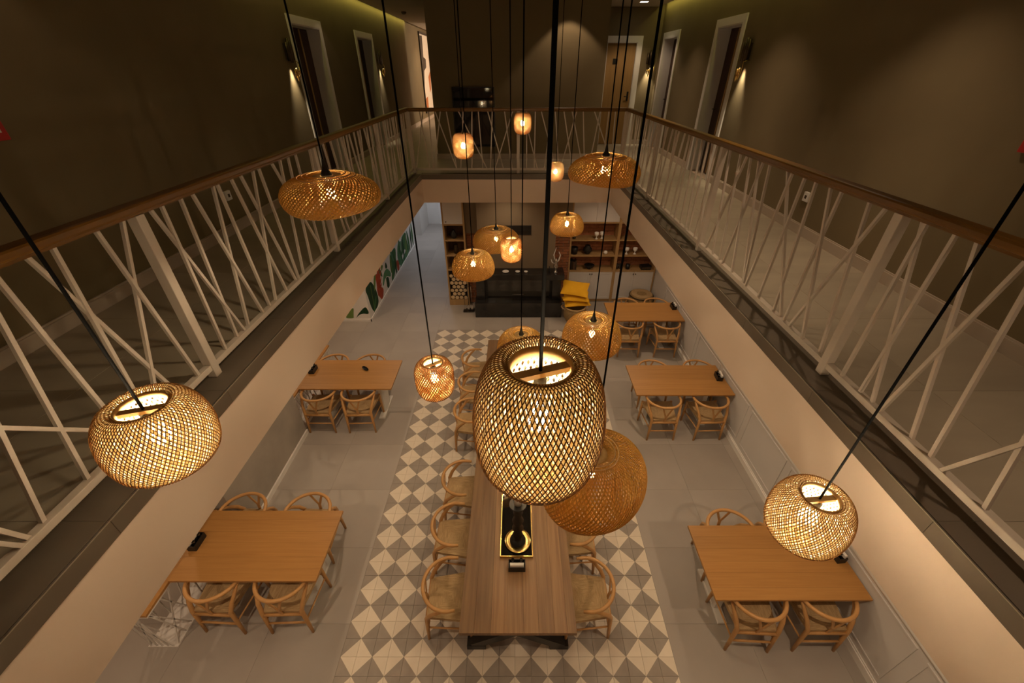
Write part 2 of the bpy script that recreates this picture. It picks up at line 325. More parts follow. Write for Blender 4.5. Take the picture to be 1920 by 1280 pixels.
# mural leaves painted on the wall: flat print, one piece per leaf
def smooth_poly(p, it=2):
    for _ in range(it):
        q = []
        for i in range(len(p)):
            a, c = p[i], p[(i + 1) % len(p)]
            q += [tuple(a[k] * .78 + c[k] * .22 for k in range(len(a))), tuple(a[k] * .22 + c[k] * .78 for k in range(len(a)))]
        p = q
    return p
FR = {'g4': [[(-4.07, 0.08), (-3.77, 0.41), (-3.83, 0.15), (-3.84, 0.07)]], 'g2': [[(-3.79, 0.07), (-3.71, 0.2), (-3.50, 0.41), (-3.45, 0.25), (-3.47, 0.19), (-3.6, 0.21), (-3.71, 0.16)]]}
for m, L in FR.items():
    for p in L: part('painted_leaf', MB().poly([(x, 8.44, z) for x, z in smooth_poly(p)], (0, -1, 0), 0.002), m, wm)
SD = [('g2', [(8.47, 0.83), (8.91, 0.85), (9.16, 0.47), (9.19, 0.16), (9.02, 0.07), (8.71, 0.09), (8.6, 0.32), (8.56, 0.58)]),
      ('r', [(9.26, 0.8), (9.55, 0.78), (9.62, 0.67), (9.5, 0.4), (9.7, 0.24), (9.54, 0.07), (9.39, 0.07), (9.18, 0.37), (9.27, 0.57)]),
      ('g3', [(9.67, 0.35), (9.93, 0.59), (10.25, 0.58), (10.49, 0.34), (10.42, 0.23), (10.13, 0.41), (9.92, 0.41), (9.73, 0.29)]),
      ('g2', [(10.02, 0.4), (10.25, 0.33), (10.22, 0.07), (10.0, 0.07)]),
      ('g1', [(10.67, 0.79), (11.35, 0.8), (10.99, 0.26), (10.72, 0.09), (10.43, 0.07), (10.65, 0.4)]),
      ('r', [(11.14, 0.44), (11.41, 0.31), (11.34, 0.07), (11.12, 0.08)]),
      ('g3', [(11.52, 0.77), (11.97, 0.74), (11.7, 0.43), (11.72, 0.15), (11.41, 0.11), (11.31, 0.46)]),
      ('g1', [(12.01, 0.79), (12.59, 0.8), (12.56, 0.53), (12.73, 0.18), (12.61, 0.07), (12.38, 0.24), (12.17, 0.39), (11.74, 0.28), (11.83, 0.52)]),
      ('g3', [(12.25, 0.29), (12.64, 0.18), (12.53, 0.07), (11.93, 0.08), (11.45, 0.07), (11.49, 0.11)]),
      ('g2', [(10.21, 0.78), (10.31, 0.58), (10.14, 0.59), (10.09, 0.67)]), ('g4', [(9.79, 0.84), (10.0, 0.77), (9.77, 0.66)])]
for y, z0, z1, wd, lean, m in [(11.0, .07, .62, .10, .12, 'g2'), (11.75, .07, .8, .09, -.1, 'g1'), (12.0, .07, .85, .08, .1, 'g2'), (12.35, .07, .8, .11, .15, 'g4'), (12.8, .07, .85, .12, -.12, 'g1'), (13.05, .07, .85, .10, .1, 'g2'),
                              (13.3, .07, .9, .12, .05, 'g1'), (10.55, .3, .85, .08, .15, 'g4'), (9.75, .55, .9, .09, -.2, 'g1'), (9.05, .5, .95, .09, .3, 'g4'), (8.75, .07, .4, .10, .35, 'g1'), (10.9, .5, .95, .07, -.2, 'g3'), (11.55, .45, .95, .07, .2, 'g1')]:
    SD.append((m, [(y - wd * .3, z0), (y - wd + lean * .4, z0 + (z1 - z0) * .5), (y + lean, z1), (y + wd + lean * .5, z0 + (z1 - z0) * .55), (y + wd * .3, z0)]))
for k in range(5):             # red bracts of the hanging flower
    SD.append(('r', [(9.36 + .05 * k, .14 + .14 * k), (9.16 + .04 * k, .34 + .14 * k), (9.40 + .05 * k, .25 + .14 * k)])); SD.append(('r', [(9.40 + .05 * k, .14 + .14 * k), (9.62 + .05 * k, .32 + .14 * k), (9.44 + .05 * k, .26 + .14 * k)]))
for y, z0, z1 in [(8.78, .12, .75), (10.62, .1, .7), (11.05, .1, .72), (12.2, .12, .72), (9.98, .15, .52), (13.3, .1, .8), (12.0, .1, .8)]:    # pale midribs
    SD.append(('g4', [(y, z0), (y + .02, z0), (y + .07, z1), (y + .05, z1)]))
for k in range(16):            # the mural goes on above what the fascia hides
    y = 8.7 + k * 0.26; z = 0.95 + R.uniform(0, 1.1); a = R.uniform(-0.9, 0.9); L = R.uniform(0.5, 0.85); wd = R.uniform(0.10, 0.2)
    dx, dz = math.sin(a), math.cos(a)
    SD.append((R.choice(['g1', 'g2', 'g3', 'g1', 'g4']), [(y, z), (y + dx * L * .3 + dz * wd, z + dz * L * .3 - dx * wd), (y + dx * L * .7 + dz * wd * .8, z + dz * L * .7 - dx * wd * .8),
               (y + dx * L, z + dz * L), (y + dx * L * .65 - dz * wd, z + dz * L * .65 + dx * wd), (y + dx * L * .25 - dz * wd * .8, z + dz * L * .25 + dx * wd * .8)]))
for i, (m, p) in enumerate(SD):
    part('painted_leaf', MB().poly([(-3.44, y, z) for y, z in smooth_poly(p)], (1, 0, 0), 0.002 + 0.00012 * (i % 40)), m, wm)

# ------------------------------------------------------------ structure: upper gallery
ZS = 2.892                              # underside of the slab
YN = -0.9
up = MB().box(-5.85, XL, -3.2, 20.2, ZS, ZU - 0.012).box(XR, 3.72, -3.2, 11.9, ZS, ZU - 0.012).box(XL, XR, YF, 20.2, ZS, ZU - 0.012).box(XL, XR, -3.2, YN, ZS, ZU - 0.012)
fu = st('floor_upper', up, 'plaster')
for (x0, x1, y0, y1) in ((-3.3, XL - 0.012, -3.2, 20.0), (XR + 0.012, 3.3, -3.2, 11.6), (XL - 0.012, XR + 0.012, YF + 0.012, 9.5), (XL - 0.012, XR + 0.012, -3.2, YN - 0.012), (XL - 0.012, -1.66, 9.5, 20.0)):
    field(fu, x0, x1, y0, y1, ZU, 'tile_up', 2.478, 1.035)
def edge_stones(axis, p, a, b, sgn):
    cs = ranges(a, b, 1.035 if axis == 'x' else 2.478, 0.85)
    for i in range(len(cs) - 1):
        c0, c1 = cs[i] + 0.001, cs[i + 1] - 0.001
        x = sorted((p, p + sgn * 0.012))
        m = MB().box(x[0], x[1], c0, c1, ZU - 0.088, ZU - 0.0005) if axis == 'x' else MB().box(c0, c1, x[0], x[1], ZU - 0.088, ZU - 0.0005)
        part('edge_tile', m, 'stone', fu)
        # dark stone border on top, out to the railing
        t = sorted((p - sgn * 0.001, p - sgn * 0.20)) 
def arris(mb): part('edge_trim', mb, 'tile_up', fu)
arris(MB().box(XL + 0.009, XL + 0.0125, YN, YF, ZU - 0.0005, ZU + 0.0025)); arris(MB().box(XR - 0.0125, XR - 0.009, YN, YF, ZU - 0.0005, ZU + 0.0025))
arris(MB().box(XL, XR, YF - 0.0125, YF - 0.009, ZU - 0.0005, ZU + 0.0025))
edge_stones('x', XL, YN, YF, 1); edge_stones('x', XR, YN, YF, -1); edge_stones('y', YF, XL, XR, -1)
# border stones lying on the floor between railing and edge
for sgn, p in ((-1, XL), (1, XR)):
    cs = ranges(YN, YF, 1.035, 0.85)
    for i in range(len(cs) - 1):
        x = sorted((p + sgn * 0.0015, p + sgn * 0.225))
        part('border_stone', MB().box(x[0], x[1], cs[i] + 0.001, cs[i + 1] - 0.001, ZU, ZU + 0.002), 'stone', fu)
cs = ranges(XL + 0.0, XR, 2.478, 0.85)
for i in range(len(cs) - 1):
    part('border_stone', MB().box(cs[i] + 0.001, cs[i + 1] - 0.001, YF - 0.012, YF + 0.12, ZU, ZU + 0.002), 'stone', fu)

CZ = 6.15
def wall_x(name, x0, x1, y0, y1, doors, z0=ZU, z1=6.45, mt='taupe', dz=2.17):
    m = MB(); c = y0
    for (a, b2) in doors:
        m.box(x0, x1, c, a, z0, z1); m.box(x0, x1, a, b2, z0 + dz, z1); c = b2
    m.box(x0, x1, c, y1, z0, z1)
    return st(name, m, mt)
DL = [(7.56, 8.62), (10.54, 11.6)]; DR = [(7.49, 8.37), (10.35, 11.25)]
wall_x('wall_upper_left', -3.62, -3.3, -3.2, 20.2, DL)
wall_x('wall_upper_right', 3.3, 3.62, -3.2, 11.9, DR)
st('wall_upper_back', MB().box(-1.655, 1.72, 9.5, 11.9, ZU, 6.4), 'taupe')
m = MB().box(1.72, 2.09, 11.6, 11.9, ZU, 6.4).box(2.79, 3.3, 11.6, 11.9, ZU, 6.4).box(2.09, 2.79, 11.6, 11.9, ZU + 2.12, 6.4)
st('wall_upper_end_right', m, 'taupe')
st('wall_upper_corridor', MB().box(-1.66, -1.4, 11.9, 16.03, ZU, 6.4).box(-3.3, 1.96, 20.0, 20.2, ZU, 6.4).box(1.72, 1.96, 11.9, 20.0, ZU, 6.4), 'plaster')
field(fu, -1.66, 1.72, 16.03, 20.0, ZU, 'tile_up', 2.478, 1.035)
st('ceiling', MB().box(-3.16, 3.16, -3.2, 20.2, CZ, CZ + 0.04).box(-3.62, 3.62, -3.2, 20.2, 6.42, 6.6), 'ceil')
def door_x(name, sgn, a, b2, slab_m, swing):
    """door in a side wall: casing, jamb, slab set back"""
    x = 3.3 * sgn; d = st(name, MB().box(*sorted((x + sgn * 0.20, x + sgn * 0.245)), a + 0.02, b2 - 0.02, ZU + 0.005, ZU + 2.15), slab_m)
    c = MB(); o = 0.09
    for (y0, y1, z0, z1) in ((a - o, a, ZU, ZU + 2.17), (b2, b2 + o, ZU, ZU + 2.17), (a - o, b2 + o, ZU + 2.17, ZU + 2.27)):
        c.box(*sorted((x - sgn * 0.02, x)), y0, y1, z0, z1)
    part('door_casing', c, 'rod', d)
    j = MB()
    for (y0, y1, z0, z1) in ((a, a + 0.02, ZU, ZU + 2.15), (b2 - 0.02, b2, ZU, ZU + 2.15), (a, b2, ZU + 2.15, ZU + 2.17)):
        j.box(*sorted((x - sgn * 0.018, x + sgn * 0.32)), y0, y1, z0, z1)
    part('door_jamb', j, 'panel', d)
    yh = a + 0.1 if swing else b2 - 0.1
    part('door_handle', MB().tube([(x + sgn * 0.20, yh, ZU + 1.02), (x + sgn * 0.15, yh, ZU + 1.02), (x + sgn * 0.15, yh + (0.11 if swing else -0.11), ZU + 1.02)], 0.009, 8), 'black', d)
    part('door_stile', MB().box(*sorted((x + sgn * 0.185, x + sgn * 0.20)), b2 - 0.36, b2 - 0.33, ZU + 0.01, ZU + 2.14), 'oak_y', d)
door_x('door_2', -1, *DL[0], 'door_d', True); door_x('door_3', -1, *DL[1], 'door_d', True)
door_x('door_4', 1, *DR[0], 'door_d', False); door_x('door_5', 1, *DR[1], 'door_d', False)
d6 = st('door_6', MB().box(2.11, 2.77, 11.64, 11.68, ZU + 0.005, ZU + 2.1), 'door_o')
part('door_casing', MB().box(2.0, 2.09, 11.58, 11.6, ZU, ZU + 2.12).box(2.79, 2.90, 11.58, 11.6, ZU, ZU + 2.12).box(2.0, 2.90, 11.58, 11.6, ZU + 2.12, ZU + 2.235), 'rod', d6)
part('door_jamb', MB().box(2.09, 2.11, 11.585, 11.75, ZU, ZU + 2.1).box(2.77, 2.79, 11.585, 11.75, ZU, ZU + 2.1).box(2.09, 2.79, 11.585, 11.75, ZU + 2.1, ZU + 2.12), 'panel', d6)
part('number_plate', MB().box(2.27, 2.38, 11.632, 11.64, ZU + 1.70, ZU + 1.81), 'black', d6)
part('door_handle', MB().box(2.69, 2.73, 11.62, 11.64, ZU + 0.95, ZU + 1.15).tube([(2.71, 11.63, ZU + 1.05), (2.71, 11.59, ZU + 1.05), (2.62, 11.59, ZU + 1.05)], 0.009, 8), 'black', d6)
# upper baseboards
def base_x(name, sgn, segs):
    m = MB()
    for a, b2 in segs: m.box(*sorted((3.3 * sgn, 3.278 * sgn)), a, b2, ZU, ZU + 0.10).box(*sorted((3.3 * sgn, 3.288 * sgn)), a, b2, ZU + 0.10, ZU + 0.112)
    st(name, m, 'base_up')
base_x('baseboard_upper_left', -1, ((-3.2, 7.47), (8.71, 10.45), (11.69, 20.0)))
base_x('baseboard_upper_right', 1, ((-3.2, 7.40), (8.46, 10.26), (11.34, 11.6)))
st('baseboard_upper_back', MB().box(-1.675, 1.74, 9.478, 9.5, ZU, ZU + 0.105).box(1.72, 1.74, 9.5, 11.6, ZU, ZU + 0.105).box(-1.675, -1.655, 9.5, 11.9, ZU, ZU + 0.105)
   .box(1.74, 2.0, 11.58, 11.6, ZU, ZU + 0.105).box(2.90, 3.28, 11.58, 11.6, ZU, ZU + 0.105), 'base_up')

# ------------------------------------------------------------ railings
ZB, ZT = 3.50, 4.40
L_BARS = [(1.506, 1.764), (1.608, 1.546), (1.807, 1.921), (1.972, 1.616), (2.14, 2.425), (2.212, 2.189), (2.375, 2.343), (2.465, 2.671), (2.681, 2.493), (2.713, 2.78), (2.853, 3.043),
          (2.982, 3.243), (3.132, 2.87), (3.197, 3.268), (3.409, 3.864), (3.529, 3.372), (3.695, 3.587), (3.815, 3.814), (4.089, 3.941), (4.299, 4.478), (4.405, 4.563), (1.33, 1.182),
          (0.62, 1.47), (1.365, 1.406), (1.2, 0.974), (0.60, 0.907), (0.45, 0.876)]
R_BARS = [(4.018, 3.824), (3.831, 3.682), (3.729, 4.023), (3.642, 3.398), (3.522, 3.196), (3.466, 3.623), (3.343, 3.178), (3.114, 2.607), (3.031, 3.132), (2.895, 2.928), (2.782, 2.711),
          (2.619, 2.319), (2.524, 2.562), (2.305, 2.155), (2.169, 2.485), (1.946, 1.683), (1.912, 1.914), (1.765, 1.77), (1.672, 1.42), (1.46, 1.615), (1.42, 1.305), (0.83, 1.229), (1.2, 1.032)]
B_BARS = [(-1.382, -1.084), (-1.292, -1.491), (-1.192, -1.084), (-0.982, -0.527), (-0.902, -1.009), (-0.752, -0.805), (-0.642, -0.602), (-0.482, -0.227), (-0.402, -0.463), (-0.192, -0.067),
          (-0.052, -0.377), (0.187, 0.201), (0.128, 0.394), (0.337, 0.34), (0.437, 0.736), (0.627, 0.522), (0.677, 0.79), (0.827, 1.036), (1.047, 0.822), (0.967, 1.229), (1.157, 1.261),
          (1.347, 1.785), (1.447, 1.336), (1.597, 1.593), (1.707, 1.742), (-1.651, -1.576), (-1.591, -1.823), (-1.492, -1.512)]
def extra(seed, spans):
    r = random.Random(seed); o = []
    for a, b2 in spans:
        c = a
        while c < b2:
            ln = r.choice([r.uniform(-0.06, 0.06), r.uniform(-0.3, 0.3), r.uniform(-0.2, 0.2)])
            o.append((c, min(max(c + ln, a), b2))); c += r.uniform(0.08, 0.17)
    return o
L_BARS += extra(3, ((-0.8, 0.35), (4.62, 8.0))); R_BARS += extra(5, ((-0.8, 0.7), (4.2, 8.0)))
def railing(name, label, axis, p, bars, posts, a, b2):
    t = thing(name, label, 'railing', (p, 0, 0) if axis == 'y' else (0, p, 0))
    P = (lambda s, z, o=0.0: (o, s, z)) if axis == 'y' else (lambda s, z, o=0.0: (s, o, z))
    def bx(s0, s1, w_, z0, z1):
        return MB().box(-w_ / 2, w_ / 2, s0, s1, z0, z1) if axis == 'y' else MB().box(s0, s1, -w_ / 2, w_ / 2, z0, z1)
    part('handrail', bx(a, b2, 0.075, 4.412, 4.455), 'rail', t, bevel=0.012)
    part('top_rail', bx(a, b2, 0.04, 4.398, 4.412), 'rail', t)
    part('base_rail', bx(a, b2, 0.042, 3.455, 3.492), 'metal_w', t, bevel=0.003)
    for s in posts: part('post', bx(s - 0.027, s + 0.027, 0.054, ZU + 0.002, 4.40), 'metal_w', t, bevel=0.003)
    for k, (tp, bt) in enumerate(bars): part('baluster', MB().beam(P(bt, 3.488, ((k * 0.3819) % 1 - 0.5) * 0.021), P(tp, 4.402, ((k * 0.3819) % 1 - 0.5) * 0.021), 0.017, 0.017, (1, 0, 0) if axis == 'y' else (0, 1, 0)), 'metal_w', t)
    return t
railing('balcony_railing', 'white leaning-bar balcony railing with wooden handrail, left side of the void', 'y', -1.885, L_BARS, (-0.05, 2.04, 4.15, 6.2), YN, 8.09)
railing('balcony_railing', 'white leaning-bar balcony railing with wooden handrail, right side of the void', 'y', 1.935, R_BARS, (-0.05, 2.06, 4.17, 6.2), YN, 8.09)
railing('balcony_railing', 'white leaning-bar balcony railing with wooden handrail, across the far end', 'x', 8.05, B_BARS, (-1.855, 0.045, 1.905), -1.85, 1.90)

# ------------------------------------------------------------ wishbone chairs
def make_chair():
    t = thing('wishbone_chair', 'x', 'chair')
    mt = 'chairwood'
    # front is +y; hoop back at y=-0.235
    hoop = []
    for k in range(25):
        a = PI * (1.0 + k / 24.0)                       # from left end round the back to the right end
        x = 0.262 * math.cos(a); y = 0.02 + 0.255 * math.sin(a)
        hoop.append((x, y, 0.685 + 0.012 * abs(math.sin(a))))
    hoop = [(-0.255, 0.10, 0.683)] + hoop + [(0.255, 0.10, 0.683)]
    part('arm_hoop', MB().tube(hoop, [0.016] + [0.0195] * (len(hoop) - 2) + [0.016], 8), mt, t)
    seat = MB(); z = 0.43; f, bk, yf, yb = 0.245, 0.19, 0.225, -0.205
    c = (0, 0.01, z - 0.014)
    A, B_, C_, D_ = (-bk, yb, z), (bk, yb, z), (f, yf, z), (-f, yf, z)
    seat.add([A, B_, C_, D_, c], [(0, 1, 4), (2, 3, 4)], 0).add([A, B_, C_, D_, c], [(1, 2, 4), (3, 0, 4)], 1)
    lo = z - 0.042
    seat.add([A, B_, C_, D_, (-bk, yb, lo), (bk, yb, lo), (f, yf, lo), (-f, yf, lo)], [(4, 5, 1, 0), (6, 7, 3, 2)], 0)
    seat.add([A, B_, C_, D_, (-bk, yb, lo), (bk, yb, lo), (f, yf, lo), (-f, yf, lo)], [(5, 6, 2, 1), (7, 4, 0, 3)], 1)
    seat.add([(-bk, yb, lo), (bk, yb, lo), (f, yf, lo), (-f, yf, lo)], [(3, 2, 1, 0)], 0)
    part('seat', seat, ['rush', 'rush2'], t, bevel=0.010)
    for sx in (-1, 1):
        part('leg', MB().tube([(sx * 0.243, 0.232, 0), (sx * 0.238, 0.222, 0.2), (sx * 0.235, 0.215, 0.44)], [0.014, 0.020, 0.020], 8), mt, t)
        part('leg', MB().tube([(sx * 0.213, -0.225, 0), (sx * 0.205, -0.215, 0.22), (sx * 0.20, -0.205, 0.42), (sx * 0.222, -0.165, 0.52), (sx * 0.248, -0.09, 0.62), (sx * 0.258, -0.02, 0.685)],
                              [0.014, 0.020, 0.023, 0.022, 0.019, 0.016], 8), mt, t)
        part('stretcher', MB().tube([(sx * 0.239, 0.222, 0.235), (sx * 0.206, -0.215, 0.245)], 0.010, 6), mt, t)
    part('stretcher', MB().tube([(-0.205, -0.215, 0.20), (0.205, -0.215, 0.20)], 0.012, 6), mt, t)
    part('stretcher', MB().tube([(-0.237, 0.222, 0.30), (0.237, 0.222, 0.30)], 0.011, 6), mt, t)
    part('seat_rail', MB().tube([(-0.20, -0.214, 0.375), (0.20, -0.214, 0.375)], 0.014, 8, flat=1.5), mt, t)
    sp = MB()
    sp.beam((0, -0.212, 0.375), (0, -0.226, 0.52), 0.034, 0.012, (0, 1, 0))
    for sx in (-1, 1): sp.beam((sx * 0.010, -0.225, 0.51), (sx * 0.075, -0.224, 0.69), 0.026, 0.012, (0, 1, 0))
    part('back_splat', sp, mt, t, bevel=0.003)
    return t
chair0 = make_chair(); n_ch = 0
def chair(x, yb, rz, label, group):
    """x,yb: where the back of the hoop is"""
    global n_ch
    o = chair0 if n_ch == 0 else copy_tree(chair0); n_ch += 1
    d = 0.24; o.location = (x - math.sin(rz) * d, yb + math.cos(rz) * d, 0); o.rotation_euler = (0, 0, rz)
    o['label'] = label; o['group'] = group
# ------------------------------------------------------------ oak tables (seat four)
def oak_table(x0, x1, y0, y1, label):
    t = thing('oak_dining_table', label, 'table', ((x0 + x1) / 2, (y0 + y1) / 2, 0), group='oak tables for four')
    hx, hy = (x1 - x0) / 2, (y1 - y0) / 2
    top = part('tabletop', MB().box(-hx + 0.01, hx - 0.01, -hy + 0.01, hy - 0.01, 0.718, 0.728), 'oak', t)
    r = random.Random(label); cs = [-hy]
    for k in range(5): cs.append(-hy + (k + 1) * 2 * hy / 6 + r.uniform(-0.02, 0.02))
    cs.append(hy)
    for k in range(6): part('plank', MB().cbox(-hx, hx, cs[k] + 0.0003, cs[k + 1] - 0.0003, 0.724, 0.75, 0.0008), 'oak', top)
    for sx in (-1, 1):
        xc = sx * (hx - 0.305)
        lg = part('leg', MB().cbox(xc - 0.035, xc + 0.035, -0.14, 0.14, 0.028, 0.70, 0.002), 'white', t, label='white trestle leg under the tabletop')
        part('foot_bar', MB().cbox(xc - 0.05, xc + 0.05, -0.29, 0.29, 0, 0.028, 0.006), 'white', lg)
        part('top_bar', MB().box(xc - 0.04, xc + 0.04, -0.30, 0.30, 0.70, 0.718), 'white', lg)
    return t
TB = {'front right': (1.925, 3.435, 1.925, 2.70), 'middle right': (1.895, 3.44, 4.911, 5.685), 'far right': (1.93, 3.435, 7.19, 7.968),
      'front left': (-3.47, -1.995, 2.10, 2.885), 'far left': (-3.47, -1.99, 5.055, 5.832)}
TL = {'front right': 'oak table for four by the right panelled wall, nearest to the viewer, lit pendant above', 'middle right': 'oak table for four halfway along the right panelled wall',
      'far right': 'oak table for four on the right, in front of the shelving with the yellow cushions', 'front left': 'oak table for four at the left edge, nearest to the viewer',
      'far left': 'oak table for four on the left beyond the concrete wall, with a small black dish'}
for k, v in TB.items(): oak_table(*v, TL[k])
CH = {'front right': ((2.37, 3.06), 1.765, (2.44, 3.10), 2.935), 'front left': ((-3.083, -2.37), 1.93, (-3.196, -2.436), 3.16), 'far left': ((-3.175, -2.52), 4.82, (-3.205, -2.566), 6.08),
      'middle right': ((2.33, 3.08), 4.655, (2.368, 3.153), 5.905), 'far right': ((2.325, 3.08), 6.955, (2.44, 3.09), 8.27)}
for k, (fx, fy, bx_, by) in CH.items():
    right = 'right' in k
    for i, x in enumerate(fx):
        side = ('aisle end' if (i == 0) == right else 'wall end')
        chair(x, fy, R.uniform(-0.05, 0.05), 'light oak wishbone chair with rush seat, near side of the %s table, %s' % (k, side), 'wishbone chairs at the oak tables')
    for i, x in enumerate(bx_):
        side = ('aisle end' if (i == 0) == right else 'wall end')
        chair(x, by, PI + R.uniform(-0.06, 0.06), 'light oak wishbone chair with rush seat, far side of the %s table, %s' % (k, side), 'wishbone chairs at the oak tables')
ORD = ['nearest the viewer', 'second from the viewer', 'third from the viewer', 'fourth from the viewer', 'fifth from the viewer', 'farthest from the viewer']
for i, (x, y) in enumerate([(-0.935, 2.10), (-0.955, 2.775), (-0.93, 3.41), (-0.94, 4.65), (-0.955, 5.33), (-0.97, 6.0)]):
    chair(x, y, -PI / 2 + R.uniform(-0.05, 0.05), 'wishbone chair on the left side of the long walnut table, ' + ORD[i], 'wishbone chairs at the long table')
for i, (x, y) in enumerate([(0.985, 2.11), (0.935, 2.77), (0.95, 3.42), (0.95, 4.65), (0.95, 5.33), (0.95, 6.0)]):
    chair(x, y, PI / 2 + R.uniform(-0.05, 0.05), 'wishbone chair on the right side of the long walnut table, ' + ORD[i], 'wishbone chairs at the long table')

# ------------------------------------------------------------ long walnut table
t = thing('long_walnut_table', 'long walnut communal table of broad planks on black crossed legs', 'table', (0.02, 4.06, 0))
top = part('tabletop', MB().box(-0.53, 0.53, -2.40, 2.40, 0.70, 0.712), 'walnut', t)
cs = [-0.536, -0.40, -0.247, -0.10, 0.052, 0.19, 0.332, 0.45, 0.536]
for k in range(len(cs) - 1): part('plank', MB().cbox(cs[k] + 0.0003, cs[k + 1] - 0.0003, -2.415, 2.42, 0.705, 0.75, 0.001), 'walnut', top)
for sy in (-1, 1):
    y = sy * 2.22
    for sx in (-1, 1):
        part('crossed_leg', MB().beam((-sx * 0.455, y + sx * 0.003, 0.06), (sx * 0.40, y + sx * 0.003, 0.66), 0.10, 0.10, (0, 1, 0)).box(*sorted((-sx * 0.52, -sx * 0.33)), y - 0.05, y + 0.05, 0, 0.075).box(*sorted((sx * 0.46, sx * 0.30)), y - 0.05, y + 0.05, 0.63, 0.70), 'black', t)
part('stretcher_beam', MB().box(-0.03, 0.03, -2.17, 2.17, 0.33, 0.39), 'black', t)

# ------------------------------------------------------------ things on the long table
t = thing('mirror_tray', 'black mirror tray with raised gold rim in the middle of the long table', 'tray', (0.008, 2.74, 0.75))
part('tray_base', MB().box(-0.165, 0.165, -0.40, 0.40, 0, 0.008), 'gloss_k', t)
part('tray_rim', MB().box(-0.172, -0.162, -0.41, 0.41, 0, 0.035).box(0.162, 0.172, -0.41, 0.41, 0, 0.035).box(-0.162, 0.162, -0.41, -0.40, 0, 0.035).box(-0.162, 0.162, 0.40, 0.41, 0, 0.035), 'gold', t)
t = thing('candle_stand', 'tall black turned candle stand rising from a gold plate on the tray', 'candle holder', (0.022, 2.51, 0.759))
part('stem', MB().lathe([(0.085, 0.012), (0.085, 0.03), (0.05, 0.05), (0.032, 0.08), (0.055, 0.13), (0.03, 0.18), (0.06, 0.25), (0.032, 0.31), (0.06, 0.38), (0.035, 0.45), (0.05, 0.52), (0.03, 0.58), (0.04, 0.62), (0.085, 0.64), (0.085, 0.655)], 28), 'black', t)
part('plate', MB().lathe([(0.0, 0.0), (0.10, 0.0), (0.14, 0.016), (0.138, 0.02), (0.10, 0.01), (0.085, 0.010)], 36, cap=False), 'gold', t)
tag(part('pillar_candle', MB().lathe([(0.037, 0), (0.037, 0.105), (0.030, 0.112), (0.012, 0.104), (0.0, 0.103)], 20).tube([(0, 0, 0.10), (0.002, 0, 0.125)], 0.002, 5), 'wax', loc=(0.022, 2.51, 1.416)), 'white pillar candle standing on the tall black candle stand', 'candle')
def caddy(x, y, z, rz, label, group, bottles=2):
    t = thing('condiment_caddy', label, 'caddy', (x, y, z), (0, 0, rz), group)
    part('box', MB().box(-0.085, 0.085, -0.045, 0.045, 0, 0.008).box(-0.085, -0.078, -0.045, 0.045, 0.008, 0.075).box(0.078, 0.085, -0.045, 0.045, 0.008, 0.075)
         .box(-0.078, 0.078, -0.045, -0.039, 0.008, 0.075).box(-0.078, 0.078, 0.039, 0.045, 0.008, 0.075).box(-0.078, 0.078, -0.004, 0.002, 0.008, 0.075), 'black', t)
    part('napkins', MB().box(-0.07, 0.07, -0.036, -0.008, 0.009, 0.105), 'paper', t)
    for k in range(bottles):
        xx = -0.042 + 0.084 * k
        s = part('shaker', MB().lathe([(0.020, 0.009), (0.022, 0.05), (0.014, 0.085), (0.016, 0.09), (0.016, 0.115), (0.008, 0.122), (0.0, 0.123)], 14, (xx, 0.021, 0)), 'gloss_k', t)
        part('cap', MB().lathe([(0.0165, 0.098), (0.0165, 0.104)], 14, (xx, 0.021, 0)), 'steel', s)
    return t
caddy(0.012, 2.235, 0.7505, 0.0, 'black caddy with napkins and two shakers, before the gold tray', 'table condiment caddies')
caddy(3.35, 2.36, 0.7505, PI / 2 + 0.1, 'black caddy with napkins at the wall end of the front right table', 'table condiment caddies')
caddy(3.34, 5.33, 0.7505, PI / 2 - 0.1, 'black caddy with napkins at the wall end of the middle right table', 'table condiment caddies')
caddy(3.36, 7.72, 0.7505, PI / 2, 'black caddy with napkins at the wall end of the far right table', 'table condiment caddies')
caddy(-3.42, 2.49, 0.7505, -PI / 2, 'black caddy at the wall end of the front left table', 'table condiment caddies')
caddy(-3.42, 5.52, 0.7505, -PI / 2, 'black caddy at the wall end of the far left table', 'table condiment caddies')
o = tag(part('pebble_dish', MB().lathe([(0.0, 0.0), (0.6, 0.0), (0.95, 0.35), (1.0, 0.55), (0.9, 0.55), (0.55, 0.2), (0.0, 0.18)], 24), 'gloss_k', loc=(-2.555, 5.57, 0.7505), rot=(0, 0, -0.75)),
        'small black oval dish lying on the far left oak table', 'dish'); o.scale = (0.085, 0.034, 0.04)
# ------------------------------------------------------------ low wire consoles in the left bays
def console(y0, y1, label):
    t = thing('wire_console', label, 'console table', (-3.655, y0, 0), group='wire consoles along the left side')
    L = y1 - y0; ht = 0.66
    part('wood_top', MB().cbox(-0.15, 0.15, 0, L, ht, ht + 0.03, 0.003), 'oak', t)
    part('base_plate', MB().box(-0.155, 0.155, 0, L, 0, 0.012), 'white', t)
    part('top_frame', MB().box(-0.15, -0.13, 0, L, ht - 0.02, ht).box(0.13, 0.15, 0, L, ht - 0.02, ht).box(-0.13, 0.13, 0, 0.02, ht - 0.02, ht).box(-0.13, 0.13, L - 0.02, L, ht - 0.02, ht), 'white', t)
    r = random.Random(int(y0 * 10))
    for sx in (-0.14, 0.14):
        s = 0.03
        while s < L:
            part('wire', MB().beam((sx, s, 0.012), (sx, min(max(s + r.uniform(-0.35, 0.35), 0.02), L - 0.02), ht - 0.01), 0.012, 0.012, (1, 0, 0)), 'white', t); s += r.uniform(0.07, 0.13)
    for k in range(5): part('wire', MB().beam((-0.13 + 0.06 * k, 0.01, 0.012), (r.uniform(-0.13, 0.13), 0.01, ht - 0.01), 0.012, 0.012, (0, 1, 0)), 'white', t)
